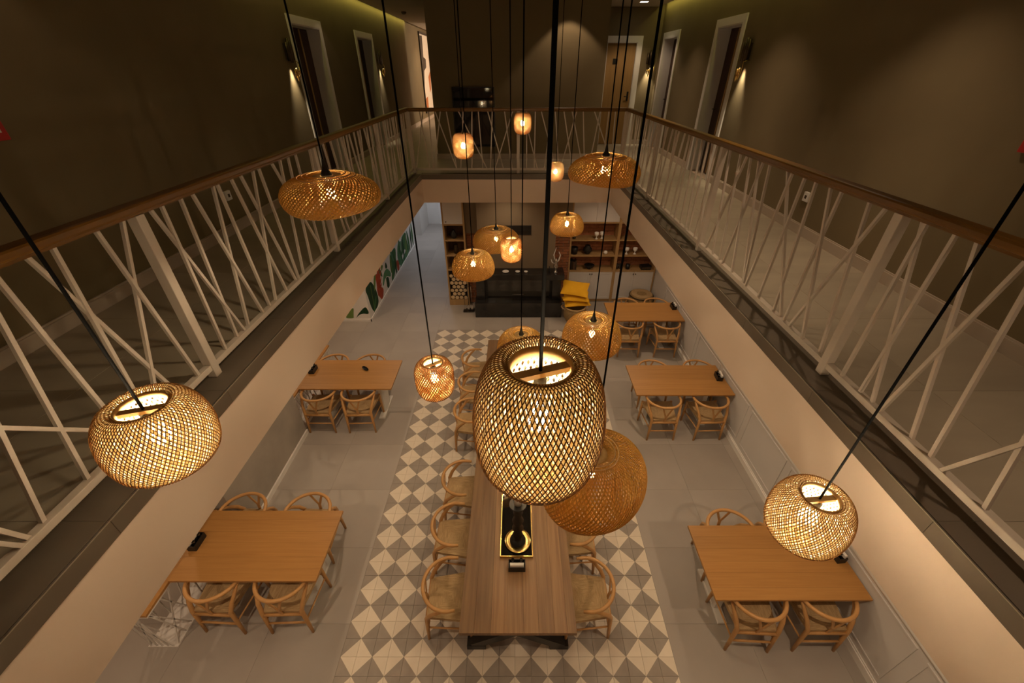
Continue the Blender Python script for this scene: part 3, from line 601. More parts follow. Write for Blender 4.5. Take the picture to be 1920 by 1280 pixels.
console(1.81, 2.94, 'low console of crossed white wires under a wooden top, by the front left table')
console(4.89, 6.4, 'low console of crossed white wires under a wooden top, behind the far left table')
tag(part('window_mullion', MB().box(-3.80, -3.72, 2.955, 3.025, 0, 2.88).box(-3.80, -3.46, 2.955, 3.025, 0.88, 0.95), 'black'), 'black metal frame post fixed to the near end of the concrete wall', 'frame')

# ------------------------------------------------------------ fireplace
fp = thing('fireplace', 'black marble fireplace with a raised hearth and a wide glass firebox', 'fireplace', (0.065, 8.61, 0))
part('hearth', MB().box(-1.033, 1.033, 0, 0.55, 0, 0.385), 'marble', fp, bevel=0.006)
for sx in (-1, 1): part('side_column', MB().box(*sorted((sx * 0.80, sx * 1.0)), 0.20, 0.55, 0.385, 0.93), 'marble', fp, bevel=0.004)
part('mantel', MB().box(-1.06, 1.06, 0.10, 0.55, 0.93, 1.065), 'marble', fp, bevel=0.005)
part('firebox', MB().box(-0.80, 0.80, 0.40, 0.55, 0.385, 0.93).box(-0.80, -0.74, 0.30, 0.40, 0.385, 0.93).box(0.74, 0.80, 0.30, 0.40, 0.385, 0.93).box(-0.74, 0.74, 0.30, 0.40, 0.86, 0.93), 'black', fp)
g = part('glass_door', MB().box(-0.74, 0.74, 0.335, 0.345, 0.40, 0.86), 'glass_k', fp)
part('handle', MB().tube([(-0.16, 0.30, 0.47), (0.16, 0.30, 0.47)], 0.008, 8).box(-0.15, -0.14, 0.30, 0.336, 0.465, 0.475).box(0.14, 0.15, 0.30, 0.336, 0.465, 0.475), 'steel', g)
st('wall_chimney', MB().box(-0.87, 0.91, 9.10, 9.82, 1.066, 2.89).box(-0.87, 0.91, 9.17, 9.82, 0, 1.066), 'chimney')
tag(part('air_vent', MB().box(-0.25, 0.345, 9.085, 9.10, 1.88, 2.09).box(-0.235, 0.33, 9.08, 9.085, 1.895, 1.90).box(-0.235, 0.33, 9.08, 9.085, 1.975, 1.98).box(-0.235, 0.33, 9.08, 9.085, 2.07, 2.075), 'black'),
    'black rectangular air vent grille high on the chimney breast', 'vent')
for nm, x0, x1 in (('wall_brick_left', -1.16, -0.87), ('wall_brick_right', 0.91, 1.285)):
    wb = st(nm, MB().box(x0, x1, 9.42, 9.82, 0, 1.82).box(x0, x1, 9.36, 9.82, 1.82, 2.89, 1), ['mortar', 'chimney'])
    row = 0; z = 0.004; meshes = {}
    while z < 1.80:
        x = x0 - (0.11 if row % 2 else 0.0)
        while x < x1 - 0.02:
            a, c = max(x, x0) + 0.004, min(x + 0.215, x1) - 0.004
            if c - a > 0.02:
                wd = round(c - a, 3)
                if wd not in meshes: meshes[wd] = MB().box(-wd / 2, wd / 2, -0.02, 0, 0, 0.058).mesh('brick', 'brick')
                ob('brick', meshes[wd], wb, ((a + c) / 2, 9.42 - R.uniform(0, 0.005), z))
            x += 0.225
        z += 0.068; row += 1
def plate(x, r_, lab):
    tag(part('saucer', MB().lathe([(0.0, 0.0), (0.6, 0.0), (1.0, 0.22), (0.98, 0.27), (0.6, 0.1), (0.0, 0.08)], 24), 'ceramic', loc=(x, 8.86, 1.0655)), lab, 'dish').scale = (r_, r_, 0.12)
plate(-0.235, 0.078, 'largest white dish on the black mantel, left of three'); plate(0.044, 0.055, 'middle small white dish on the black mantel'); plate(0.235, 0.045, 'smallest white dish on the black mantel, right of three')
t = thing('sculpture', 'silver branching sculpture on the right end of the mantel, before the bricks', 'sculpture', (0.925, 8.87, 1.0655))
part('figure', MB().lathe([(0.05, 0), (0.05, 0.015), (0.02, 0.03), (0.045, 0.10), (0.06, 0.16), (0.03, 0.22), (0.035, 0.26), (0.04, 0.30), (0.0, 0.34)], 16), 'steel', t)
part('wing', MB().tube([(0.0, 0, 0.22), (0.06, 0, 0.30), (0.09, 0, 0.42), (0.05, 0, 0.50)], [0.014, 0.016, 0.012, 0.004], 6).tube([(-0.01, 0, 0.25), (-0.06, 0, 0.42), (-0.01, 0, 0.60)], [0.012, 0.014, 0.003], 6).tube([(0, 0, 0.2), (-0.09, 0, 0.24), (-0.12, 0, 0.33)], [0.012, 0.012, 0.003], 6), 'ceramic', t)
tag(part('bud_vase', MB().lathe([(0.02, 0), (0.03, 0.03), (0.028, 0.06), (0.009, 0.09), (0.009, 0.13), (0.013, 0.14)], 16), 'black', loc=(0.78, 8.87, 1.0655)), 'slim black bud vase on the mantel beside the silver sculpture', 'vase')
# fire tools
t = thing('fire_tool_stand', 'black fireplace tool stand beside the log store', 'fire tools', (-1.16, 8.95, 0))
part('base', MB().box(-0.13, 0.13, -0.09, 0.09, 0, 0.03), 'black', t)
part('pole', MB().tube([(0, 0, 0.03), (0, 0, 0.72)], 0.010, 8).tube([(-0.09, 0, 0.66), (0.09, 0, 0.66)], 0.007, 6), 'black', t)
for k, x in enumerate((-0.08, 0.0, 0.08)):
    part(('poker', 'brush', 'shovel')[k], MB().tube([(x, -0.02, 0.68), (x * 1.1, -0.03, 0.16)], 0.006, 6).box(x * 1.1 - 0.03, x * 1.1 + 0.03, -0.04, -0.02, 0.06, 0.17), 'steel', t)

# ------------------------------------------------------------ left bookcase with log store
t = thing('bookcase', 'narrow oak bookcase with white top door and log store, left of the fireplace', 'bookcase', (-1.67, 9.24, 0))
W = 0.50; D = 0.40
part('side_panel', MB().box(0, 0.035, 0, D, 0, 2.88), 'oak_y', t); part('side_panel', MB().box(W - 0.035, W, 0, D, 0, 2.88), 'oak_y', t)
part('plinth', MB().box(0.035, W - 0.035, 0.0, D, 0, 0.15), 'oak_y', t)
part('back_panel', MB().box(0.035, W - 0.035, D - 0.02, D, 0.15, 2.05), 'bark', t)
for z in (0.94, 1.30, 1.67, 2.04): part('shelf', MB().box(0.035, W - 0.035, 0.005, D - 0.02, z, z + 0.03), 'oak_y', t)
dr = part('cupboard_door', MB().box(0.037, W - 0.037, -0.002, 0.02, 2.075, 2.875), 'panel', t)
part('knob', MB().lathe([(0.012, 0), (0.012, 0.02)], 10).tube([(0, 0, 0), (0, 0, 0.02)], 0.008, 6), 'black', dr, (0.09, -0.005, 2.13), (PI / 2, 0, 0))
ROWS = ['first', 'second', 'third', 'fourth', 'fifth', 'sixth', 'seventh', 'eighth', 'ninth']
row = 0; z = 0.15 + 0.058; lm = MB().lathe([(0.0, 0.001), (0.86, 0.001), (1.0, 0.0)], 9, mi=1, smooth=False, cap=False).lathe([(1.0, 0.0), (1.0, 1.0), (0.0, 1.0)], 9, mi=0, cap=False).mesh('log', ['bark', 'logend'])
while z < 0.89:
    n = 4 if row % 2 == 0 else 3
    for k in range(n):
        r_ = R.uniform(0.044, 0.0505)
        o = tag(ob('log', lm, None, (-1.67 + 0.035 + 0.056 + (0 if n == 4 else 0.053) + k * 0.1055, 9.255 + R.uniform(0, 0.02), z + R.uniform(-0.004, 0.004)), (-PI / 2, 0, 0)), 'cut firewood log in the left bookcase, %s row from the bottom, %s' % (ROWS[row], (('leftmost', 'second from left', 'third from left', 'rightmost') if n == 4 else ('left of three', 'middle of three', 'right of three'))[k]), 'log', 'firewood logs in the left bookcase')
        o.scale = (r_, r_, 0.34)
    z += 0.098; row += 1
def vase(x, y, z, prof, mt, label, cat, name, n=18, group=None):
    return tag(part(name, MB().lathe(prof, n), mt, loc=(x, y, z)), label, cat, group)
vase(-1.45, 9.38, 1.7005, [(0.05, 0), (0.075, 0.05), (0.07, 0.12), (0.03, 0.17), (0.035, 0.19)], 'black', 'dark round vase on the top shelf of the left bookcase', 'vase', 'vase')
vase(-1.42, 9.38, 1.3305, [(0.05, 0), (0.06, 0.10), (0.045, 0.2), (0.05, 0.22)], 'bronze', 'dark tall pot on the middle shelf of the left bookcase', 'pot', 'pot')

# ------------------------------------------------------------ right shelving units
def shelving(x0, x1, label):
    t = thing('shelf_cabinet', label, 'shelving', (x0, 9.43, 0), group='shelf cabinets right of the fireplace')
    W = x1 - x0; D = 0.385
    for a in (0, W - 0.035): part('side_panel', MB().box(a, a + 0.035, 0, D, 0, 2.88), 'oak_y', t)
    part('plinth', MB().box(0.035, W - 0.035, 0.03, D, 0, 0.075), 'oak_y', t)
    part('carcass', MB().box(0.035, W - 0.035, 0.03, D, 0.075, 0.83).box(0.035, W - 0.035, 0.03, D, 2.06, 2.88), 'panel', t)
    part('brick_back', MB().box(0.035, W - 0.035, D - 0.02, D, 0.86, 2.03), 'brick', t)
    bk = MB(); z = 0.865; row = 0
    while z < 1.99:
        x = 0.036 - (0.11 if row % 2 else 0)
        while x < W - 0.06:
            a, c = max(x, 0.036) + 0.004, min(x + 0.215, W - 0.036) - 0.004
            if c > a + 0.02: bk.box(a, c, D - 0.033 - R.uniform(0, .004), D - 0.02, z, z + 0.058)
            x += 0.225
        z += 0.068; row += 1
    part('brick_facing', bk, 'brick', t, kind='stuff')
    part('counter', MB().box(0.035, W - 0.035, -0.01, D - 0.02, 0.83, 0.862), 'oak_y', t)
    for z in (1.22, 1.605): part('shelf', MB().box(0.035, W - 0.035, 0.005, D - 0.035, z, z + 0.032), 'oak_y', t)
    part('shelf', MB().box(0.035, W - 0.035, 0.005, D, 2.028, 2.06), 'oak_y', t)
    dw = (W - 0.07) / 2
    for k in range(2):
        a = 0.035 + k * dw + 0.002; c = a + dw - 0.004
        dm = MB().box(a, c, 0.008, 0.03, 0.082, 0.826)
        d = part('cupboard_door', dm, 'panel', t)
        part('door_frame', MB().box(a, c, -0.002, 0.008, 0.082, 0.14).box(a, c, -0.002, 0.008, 0.768, 0.826).box(a, a + 0.055, -0.002, 0.008, 0.14, 0.768).box(c - 0.055, c, -0.002, 0.008, 0.14, 0.768), 'panel', d)
        kx = c - 0.025 if k == 0 else a + 0.025
        part('knob', MB().lathe([(0.006, 0), (0.006, 0.012), (0.014, 0.014), (0.014, 0.026)], 10), 'black', d, (kx, -0.002, 0.775), (PI / 2, 0, 0))
        part('upper_door', MB().box(a, c, 0.008, 0.03, 2.064, 2.876), 'panel', t)
shelving(1.29, 2.43, 'oak shelf cabinet with white doors and brick back, next to the fireplace')
shelving(2.43, 3.445, 'oak shelf cabinet with white doors and brick back, in the right corner')
GOB = [(0.035, 0), (0.038, 0.01), (0.012, 0.03), (0.012, 0.07), (0.05, 0.10), (0.052, 0.16), (0.045, 0.16), (0.04, 0.11), (0.0, 0.10)]
z1, z2, z3 = 1.6375, 1.2525, 0.8625
vase(1.915, 9.50, z1, GOB, 'ceramic', 'white footed goblet on the top shelf next to the fireplace, left of two', 'goblet', 'goblet')
vase(2.05, 9.53, z1, GOB, 'ceramic', 'white footed goblet on the top shelf next to the fireplace, right of two', 'goblet', 'goblet')
vase(1.40, 9.52, z1, [(0.03, 0), (0.035, 0.10), (0.033, 0.10), (0.028, 0.01), (0, 0.01)], 'glass_k', 'clear tumbler at the left end of the top shelf beside the fireplace', 'glass', 'tumbler')
vase(1.425, 9.55, z2, [(0.07, 0), (0.085, 0.08), (0.08, 0.17), (0.07, 0.17), (0.07, 0.05), (0, 0.05)], 'black', 'black pot on the middle shelf, left of two beside the bricks', 'pot', 'pot')
vase(1.74, 9.55, z2, [(0.05, 0), (0.10, 0.06), (0.105, 0.13), (0.06, 0.19), (0.065, 0.21)], 'black', 'round black teapot-like jar in the middle of the middle shelf', 'jar', 'jar')
vase(2.18, 9.52, z2, [(0.03, 0), (0.05, 0.03), (0.05, 0.06), (0.03, 0.085), (0.0, 0.09)], 'ceramic', 'small round white pot at the right of the middle shelf', 'pot', 'pot')
vase(1.82, 9.54, z3, [(0.045, 0), (0.05, 0.01), (0.02, 0.03), (0.11, 0.07), (0.13, 0.10), (0.125, 0.105), (0.09, 0.07), (0, 0.05)], 'black', 'wide black footed bowl on the cabinet counter', 'bowl', 'bowl')
for k in range(4):
    tag(part('book', MB().box(0, 0.038, 0, 0.17, 0, 0.235 - 0.015 * (k % 3)).box(0.004, 0.034, 0.003, 0.172, 0.004, 0.225 - 0.015 * (k % 3), 1), [['black', 'bronze', 'bark', 'glass_k'][k], 'paper'], loc=(1.335 + 0.041 * k, 9.47, z3)),
        'dark upright book on the cabinet counter near the fireplace, %s' % ['leftmost of four', 'second from left of four', 'third from left of four', 'rightmost of four'][k], 'book', 'books on the counter')
vase(2.69, 9.52, z2, GOB, 'ceramic', 'white footed goblet on the corner cabinet shelf, left of two', 'goblet', 'goblet')
vase(2.89, 9.52, z2, GOB, 'ceramic', 'white footed goblet on the corner cabinet shelf, right of two', 'goblet', 'goblet')
vase(2.78, 9.54, z3, [(0.05, 0), (0.055, 0.12), (0.05, 0.12), (0.045, 0.02), (0, 0.02)], 'black', 'dark mug on the counter of the corner cabinet', 'mug', 'mug')
for k in range(2): vase(2.52 + 0.07 * k, 9.54, z3, [(0.025, 0), (0.03, 0.13), (0.028, 0.13), (0.02, 0.01), (0, 0.01)], 'glass_k', 'tall drinking glass on the corner cabinet counter, %s' % ('left of two', 'right of two')[k], 'glass', 'tumbler')
for k in range(3):
    tag(part('book', MB().box(-0.12, 0.12, -0.085, 0.085, 0, 0.03).box(-0.117, 0.122, -0.08, 0.08, 0.004, 0.026, 1), [['black', 'bark', 'black'][k], 'paper'], loc=(3.22, 9.55, z3 + 0.0305 * k), rot=(0, 0, 0.1 * k)), 'dark book lying in the stack on the corner cabinet counter, %s' % ('bottom one', 'middle one', 'top one')[k], 'book', 'stacked books')
# pouf, basket, cushions
t = thing('woven_drum', 'round brown woven drum stool in front of the corner cabinet', 'stool', (3.10, 9.10, 0))
part('body', MB().lathe([(0.24, 0), (0.29, 0.05), (0.30, 0.22), (0.28, 0.36), (0.26, 0.40)], 32), 'wicker', t)
for z in (0.03, 0.36): part('hoop', MB().tube([(0.285 * math.cos(2 * PI * k / 32), 0.285 * math.sin(2 * PI * k / 32), z) for k in range(32)], 0.014, 6, True), 'bronze', t)
part('drumhead', MB().lathe([(0.0, 0.395), (0.24, 0.405), (0.262, 0.392)], 32, cap=False), 'rush', t)
t = thing('wicker_basket', 'round wicker basket with two handles beside the hearth, under the cushions', 'basket', (1.40, 8.50, 0)); t.scale = (1.2, 1.2, 1.0)
part('body', MB().lathe([(0.0, 0.0), (0.17, 0.0), (0.22, 0.12), (0.225, 0.25), (0.20, 0.36), (0.185, 0.36), (0.205, 0.25), (0.20, 0.12), (0.15, 0.02), (0.0, 0.02)], 28, cap=False), 'wicker', t)
part('rim', MB().tube([(0.195 * math.cos(2 * PI * k / 28), 0.195 * math.sin(2 * PI * k / 28), 0.365) for k in range(28)], 0.018, 8, True), 'rush', t)
for sx in (-1, 1): part('handle', MB().tube([(sx * 0.20, -0.09, 0.34), (sx * 0.255, -0.06, 0.355), (sx * 0.275, 0.0, 0.36), (sx * 0.255, 0.06, 0.355), (sx * 0.20, 0.09, 0.34)], 0.012, 6), 'rush', t)
def cushion(loc, rot, label, s=0.30):
    n = 12; vs_ = []; fs = []
    for top in (1, -1):
        for j in range(n + 1):
            for i in range(n + 1):
                u, v = i / n * 2 - 1, j / n * 2 - 1
                h = 0.075 * ((1 - u ** 4) * (1 - v ** 4)) ** 0.55
                k = 1 - 0.10 * (1 - abs(u * v)) * max(abs(u), abs(v)) ** 3
                vs_.append((u * s * k, v * s * k * 0.78, top * (h * 0.75 + 0.002)))
    N = (n + 1) ** 2
    for j in range(n):
        for i in range(n):
            a = j * (n + 1) + i; fs.append((a, a + 1, a + n + 2, a + n + 1)); fs.append((N + a, N + a + n + 1, N + a + n + 2, N + a + 1))
    t = thing('cushion', label, 'cushion', loc, rot, 'mustard cushions on the basket')
    part('cover', MB().add(vs_, fs, 0, True), 'yellow', t)
    rim = []
    for q in range(4):
        for i in range(n):
            u = i / n * 2 - 1; k = 1 - 0.10 * (1 - abs(u)); p = [(u, -1), (1, u), (-u, 1), (-1, -u)][q]
            rim.append((p[0] * s * k, p[1] * s * k * 0.78, 0))
    part('piping', MB().tube(rim, 0.006, 5, True), 'yellow', t)
cushion((1.42, 8.60, 0.452), (0.05, -0.02, 0.10), 'lowest mustard yellow cushion of the stack on the basket')
cushion((1.41, 8.62, 0.577), (0.08, 0.03, -0.08), 'middle mustard yellow cushion of the stack on the basket')
cushion((1.385, 8.66, 0.752), (0.30, 0.06, -0.22), 'bright mustard yellow cushion tilted on top of the stack', 0.31)

# ------------------------------------------------------------ upper wall fittings
def sconce(x, y, nrm, label, pw):
    rz = math.atan2(nrm[0], -nrm[1])          # local -y faces the room
    t = thing('wall_sconce', label, 'wall lamp', (x, y, ZU + 1.35), (0, 0, rz), 'wall sconces by the upstairs doors')
    part('back_plate', MB().box(-0.05, 0.05, -0.012, 0, 0.36, 0.56), 'bronze', t, bevel=0.004)
    for k, (xx, z0, z1) in enumerate(((-0.062, 0.35, 0.57), (0.0, 0.33, 0.62), (0.062, 0.36, 0.60))):
        part('tube', MB().lathe([(0.023, z0), (0.025, z0), (0.025, z1), (0.0, z1)], 14, (xx, -0.055, 0), cap=False), 'bronze', t)
    part('bracket', MB().tube([(0.1, -0.01, 0.36), (0.1, -0.09, 0.34), (0.1, -0.09, 0.20), (0.05, -0.09, 0.19)], 0.006, 6), 'gold', t)
    for k, (xx, z0, z1) in enumerate(((-0.05, 0.14, 0.25), (-0.018, 0.10, 0.26), (0.018, 0.12, 0.27), (0.05, 0.15, 0.24))):
        part('brass_drop', MB().lathe([(0.0, z0), (0.008, z0 + 0.01), (0.016, z0 + 0.06), (0.018, z1 - 0.01), (0.0, z1)], 10, (xx, -0.085 - 0.012 * (k % 2), 0)), 'gold', t)
    n = Vector((nrm[0], nrm[1], 0))
    p = Vector((x, y, ZU + 1.35)) + n * 0.055 + Vector((0, 0, 0.322))
    tilt = 0.05
    s = spot('sconce_beam', p, pw * 5.5, (1.0, 0.80, 0.52), 58, 1.0, size=0.02)
    s.rotation_euler = Vector((-n.x * tilt, -n.y * tilt, -1)).to_track_quat('-Z', 'Y').to_euler()
sconce(-3.3, 7.22, (1, 0), 'brass and dark tube wall sconce left of the nearer left door', 9.0)
sconce(-3.3, 11.95, (1, 0), 'brass and dark tube wall sconce beyond the farther left door', 9.0)
sconce(3.3, 7.10, (-1, 0), 'brass and dark tube wall sconce right of the nearer right door', 9.0)
sconce(3.12, 11.6, (0, -1), 'brass and dark tube wall sconce beside the oak corner door', 10.0)
def plate_x(name, sgn, y, z, label, cat, w_, h, mt, face):
    t = thing(name, label, cat, (3.3 * sgn, y, z))
    part('body', MB().box(*sorted((0, -sgn * 0.03)), -w_ / 2, w_ / 2, -h / 2, h / 2), mt, t, bevel=0.004)
    face(t, sgn)
def alarm_face(t, sgn):
    part('label_plate', MB().box(*sorted((-sgn * 0.03, -sgn * 0.032)), -0.05, 0.035, -0.035, 0.025), 'paper', t)
    part('mark', MB().box(*sorted((-sgn * 0.032, -sgn * 0.033)), -0.04, -0.022, -0.01, 0.0).box(*sorted((-sgn * 0.032, -sgn * 0.033)), -0.012, 0.004, -0.01, 0.0).box(*sorted((-sgn * 0.032, -sgn * 0.033)), 0.012, 0.026, -0.01, 0.0), 'black', t)
plate_x('fire_alarm_box', -1, 2.88, 4.70, 'red fire alarm box with white label on the left upper wall', 'alarm', 0.14, 0.16, 'red', alarm_face)
plate_x('fire_alarm_box', 1, 2.855, 4.63, 'red fire alarm box at the right edge on the right upper wall', 'alarm', 0.14, 0.16, 'red', alarm_face)
def socket_face(t, sgn): part('socket_holes', MB().box(*sorted((-sgn * 0.03, -sgn * 0.0305)), -0.018, 0.018, -0.018, 0.018), 'bronze', t)
plate_x('wall_socket', -1, 4.83, 3.80, 'white wall socket low on the left upper wall', 'socket', 0.09, 0.10, 'white', socket_face)
plate_x('wall_socket', 1, 4.77, 3.80, 'white wall socket low on the right upper wall', 'socket', 0.09, 0.10, 'white', socket_face)
t = thing('framed_picture', 'large dark glazed picture in a black frame on the far upstairs wall', 'picture', (-0.84, 9.5, 4.17))
part('frame', MB().box(-0.42, -0.40, -0.035, 0, -0.53, 0.545).box(0.40, 0.42, -0.035, 0, -0.53, 0.545).box(-0.40, 0.40, -0.035, 0, -0.53, -0.51).box(-0.40, 0.40, -0.035, 0, 0.525, 0.545), 'black', t)
part('glazing', MB().box(-0.40, 0.40, -0.025, -0.005, -0.51, 0.525), 'gloss_k', t)
t = thing('abstract_painting', 'tall framed abstract painting in white, black and orange on the corridor wall', 'painting', (-3.3, 18.3, 4.86))
part('canvas', MB().box(0, 0.03, -1.0, 1.0, -1.15, 1.15), 'art', t)
part('frame', MB().box(0, 0.045, -1.06, -1.0, -1.21, 1.21).box(0, 0.045, 1.0, 1.06, -1.21, 1.21).box(0, 0.045, -1.0, 1.0, -1.21, -1.15).box(0, 0.045, -1.0, 1.0, 1.15, 1.21), 'black', t)
part('brush_marks', MB().poly([(0.03, -0.98, 1.1), (0.03, -0.5, 1.12), (0.03, -0.62, 0.5), (0.03, -0.2, 0.45), (0.03, -0.25, 0.2), (0.03, -0.7, 0.1), (0.03, -0.98, -0.5)], (1, 0, 0), 0.002, 0)
     .poly([(0.03, 0.0, -0.1), (0.03, 0.5, 0.1), (0.03, 0.3, -0.5), (0.03, 0.05, -0.6)], (1, 0, 0), 0.002, 1).poly([(0.03, -0.9, -0.75), (0.03, -0.5, -0.7), (0.03, -0.55, -1.1), (0.03, -0.92, -1.1)], (1, 0, 0), 0.002, 1), ['black', 'orange'], t)
t = thing('recessed_downlight', 'small square lit ceiling downlight in front of the oak corner door', 'ceiling light', (2.617, 10.80, CZ))
part('trim_ring', MB().box(-0.09, 0.09, -0.09, -0.075, -0.006, 0).box(-0.09, 0.09, 0.075, 0.09, -0.006, 0).box(-0.09, -0.075, -0.075, 0.075, -0.006, 0).box(0.075, 0.09, -0.075, 0.075, -0.006, 0), 'white', t)
part('diffuser', MB().box(-0.075, 0.075, -0.075, 0.075, -0.003, 0), 'led', t)
t = thing('smoke_detector', 'small round smoke detector on the corridor ceiling', 'detector', (-2.68, 12.55, CZ))
part('body', MB().lathe([(0.035, -0.05), (0.055, -0.03), (0.06, 0.0)], 20), 'chimney', t); part('grille', MB().lathe([(0.03, -0.052), (0.035, -0.05)], 16), 'black', t)

# ------------------------------------------------------------ bamboo pendants
def interp(prof, n):
    P = [Vector((a, c)) for a, c in prof]; L = [0]
    # Catmull-Rom resample
    Q = []
    m = len(P)
    for i in range(m - 1):
        p0, p1, p2, p3 = P[max(i - 1, 0)], P[i], P[i + 1], P[min(i + 2, m - 1)]
        for k in range(8):
            t_ = k / 8
            Q.append(0.5 * ((2 * p1) + (p2 - p0) * t_ + (2 * p0 - 5 * p1 + 4 * p2 - p3) * t_ ** 2 + (3 * p1 - p0 - 3 * p2 + p3) * t_ ** 3))
    Q.append(P[-1])
    for i in range(1, len(Q)): L.append(L[-1] + (Q[i] - Q[i - 1]).length)
    out = []; j = 0
    for k in range(n + 1):
        s = L[-1] * k / n
        while j < len(L) - 2 and L[j + 1] < s: j += 1
        f = (s - L[j]) / max(L[j + 1] - L[j], 1e-9); out.append(Q[j].lerp(Q[j + 1], f))
    return out
def weave(mb, prof, nstr, twist, wid, th, segs, wave=None, off=0.0, mi=0, scale=1.0, minw=0.0):
    pr = interp(prof, segs)
    def surf(k, th_):
        r, z = pr[k]
        p = Vector((r * math.cos(th_), r * math.sin(th_), z))
        if wave: p = wave(p, th_, r)
        return p
    for fam in (1, -1):
        for s_ in range(nstr):
            vs_ = []; t0 = 2 * PI * (s_ + (0.25 if fam > 0 else 0)) / nstr
            pts = [surf(k, t0 + fam * twist * k / segs) for k in range(segs + 1)]
            for k in range(segs + 1):
                tan = (pts[min(k + 1, segs)] - pts[max(k - 1, 0)]).normalized()
                a = t0 + fam * twist * k / segs; e = 0.02
                dth = (surf(k, a + e) - surf(k, a - e))
                kk, k2 = max(k - 1, 0), min(k + 1, segs)
                dz = surf(k2, a) - surf(kk, a)
                nm = dz.cross(dth)
                if nm.length < 1e-9: nm = Vector((0, 0, 1))
                nm.normalize(); sd = tan.cross(nm).normalized()
                rr = pr[k][0]
                wv = wid * min(1.0, max(rr * 2.4, minw))
                c = pts[k] - nm * (off + fam * th * 0.55)
                vs_ += [c - sd * wv / 2 - nm * th / 2, c + sd * wv / 2 - nm * th / 2, c + sd * wv / 2 + nm * th / 2, c - sd * wv / 2 + nm * th / 2]
            fs = []
            for k in range(segs):
                o = k * 4
                for q in range(4): fs.append((o + q, o + (q + 1) % 4, o + 4 + (q + 1) % 4, o + 4 + q))
            mb.add(vs_, fs, mi, False)
    return mb
def ring(mb, r, z, rad, n=40, mi=0, wave=None):
    pts = []
    for k in range(n):
        a = 2 * PI * k / n; p = Vector((r * math.cos(a), r * math.sin(a), z)); pts.append(wave(p, a, r) if wave else p)
    return mb.tube(pts, rad, 6, True, mi)
# shapes are unit diameter; z=0 is the level of the bulb
APPLE = [(0.225, 0.345), (0.285, 0.385), (0.37, 0.345), (0.452, 0.22), (0.495, 0.05), (0.497, -0.12), (0.455, -0.29), (0.345, -0.40), (0.19, -0.44)]
LANT = [(0.24, 0.50), (0.31, 0.52), (0.42, 0.44), (0.49, 0.26), (0.50, 0.0), (0.485, -0.26), (0.42, -0.44), (0.31, -0.53), (0.2, -0.55)]
DOME = [(0.13, 0.245), (0.17, 0.27), (0.25, 0.275), (0.355, 0.235), (0.445, 0.12), (0.492, -0.03), (0.497, -0.15), (0.46, -0.235), (0.43, -0.255)]
SAUC = [(0.13, 0.21), (0.18, 0.225), (0.27, 0.205), (0.385, 0.15), (0.465, 0.07), (0.50, -0.04), (0.475, -0.14), (0.42, -0.18), (0.36, -0.18)]
HAT = [(0.12, 0.25), (0.16, 0.285), (0.24, 0.28), (0.35, 0.235), (0.45, 0.13), (0.497, 0.0), (0.49, -0.14), (0.45, -0.24), (0.42, -0.26)]
def wave_s(p, a, r):
    k = (max(r - 0.15, 0) / 0.35) ** 2
    f = 1 + 0.04 * k * math.cos(2 * a + 0.6)
    return Vector((p.x * f, p.y * f, p.z + 0.03 * k * math.sin(2 * a + 1.9)))
def wave_h(p, a, r):
    k = (max(r - 0.15, 0) / 0.35) ** 2
    f = 1 + 0.045 * k * math.cos(3 * a + 0.4)
    return Vector((p.x * f, p.y * f, p.z + 0.035 * k * math.sin(3 * a + 0.9)))
SH = {}
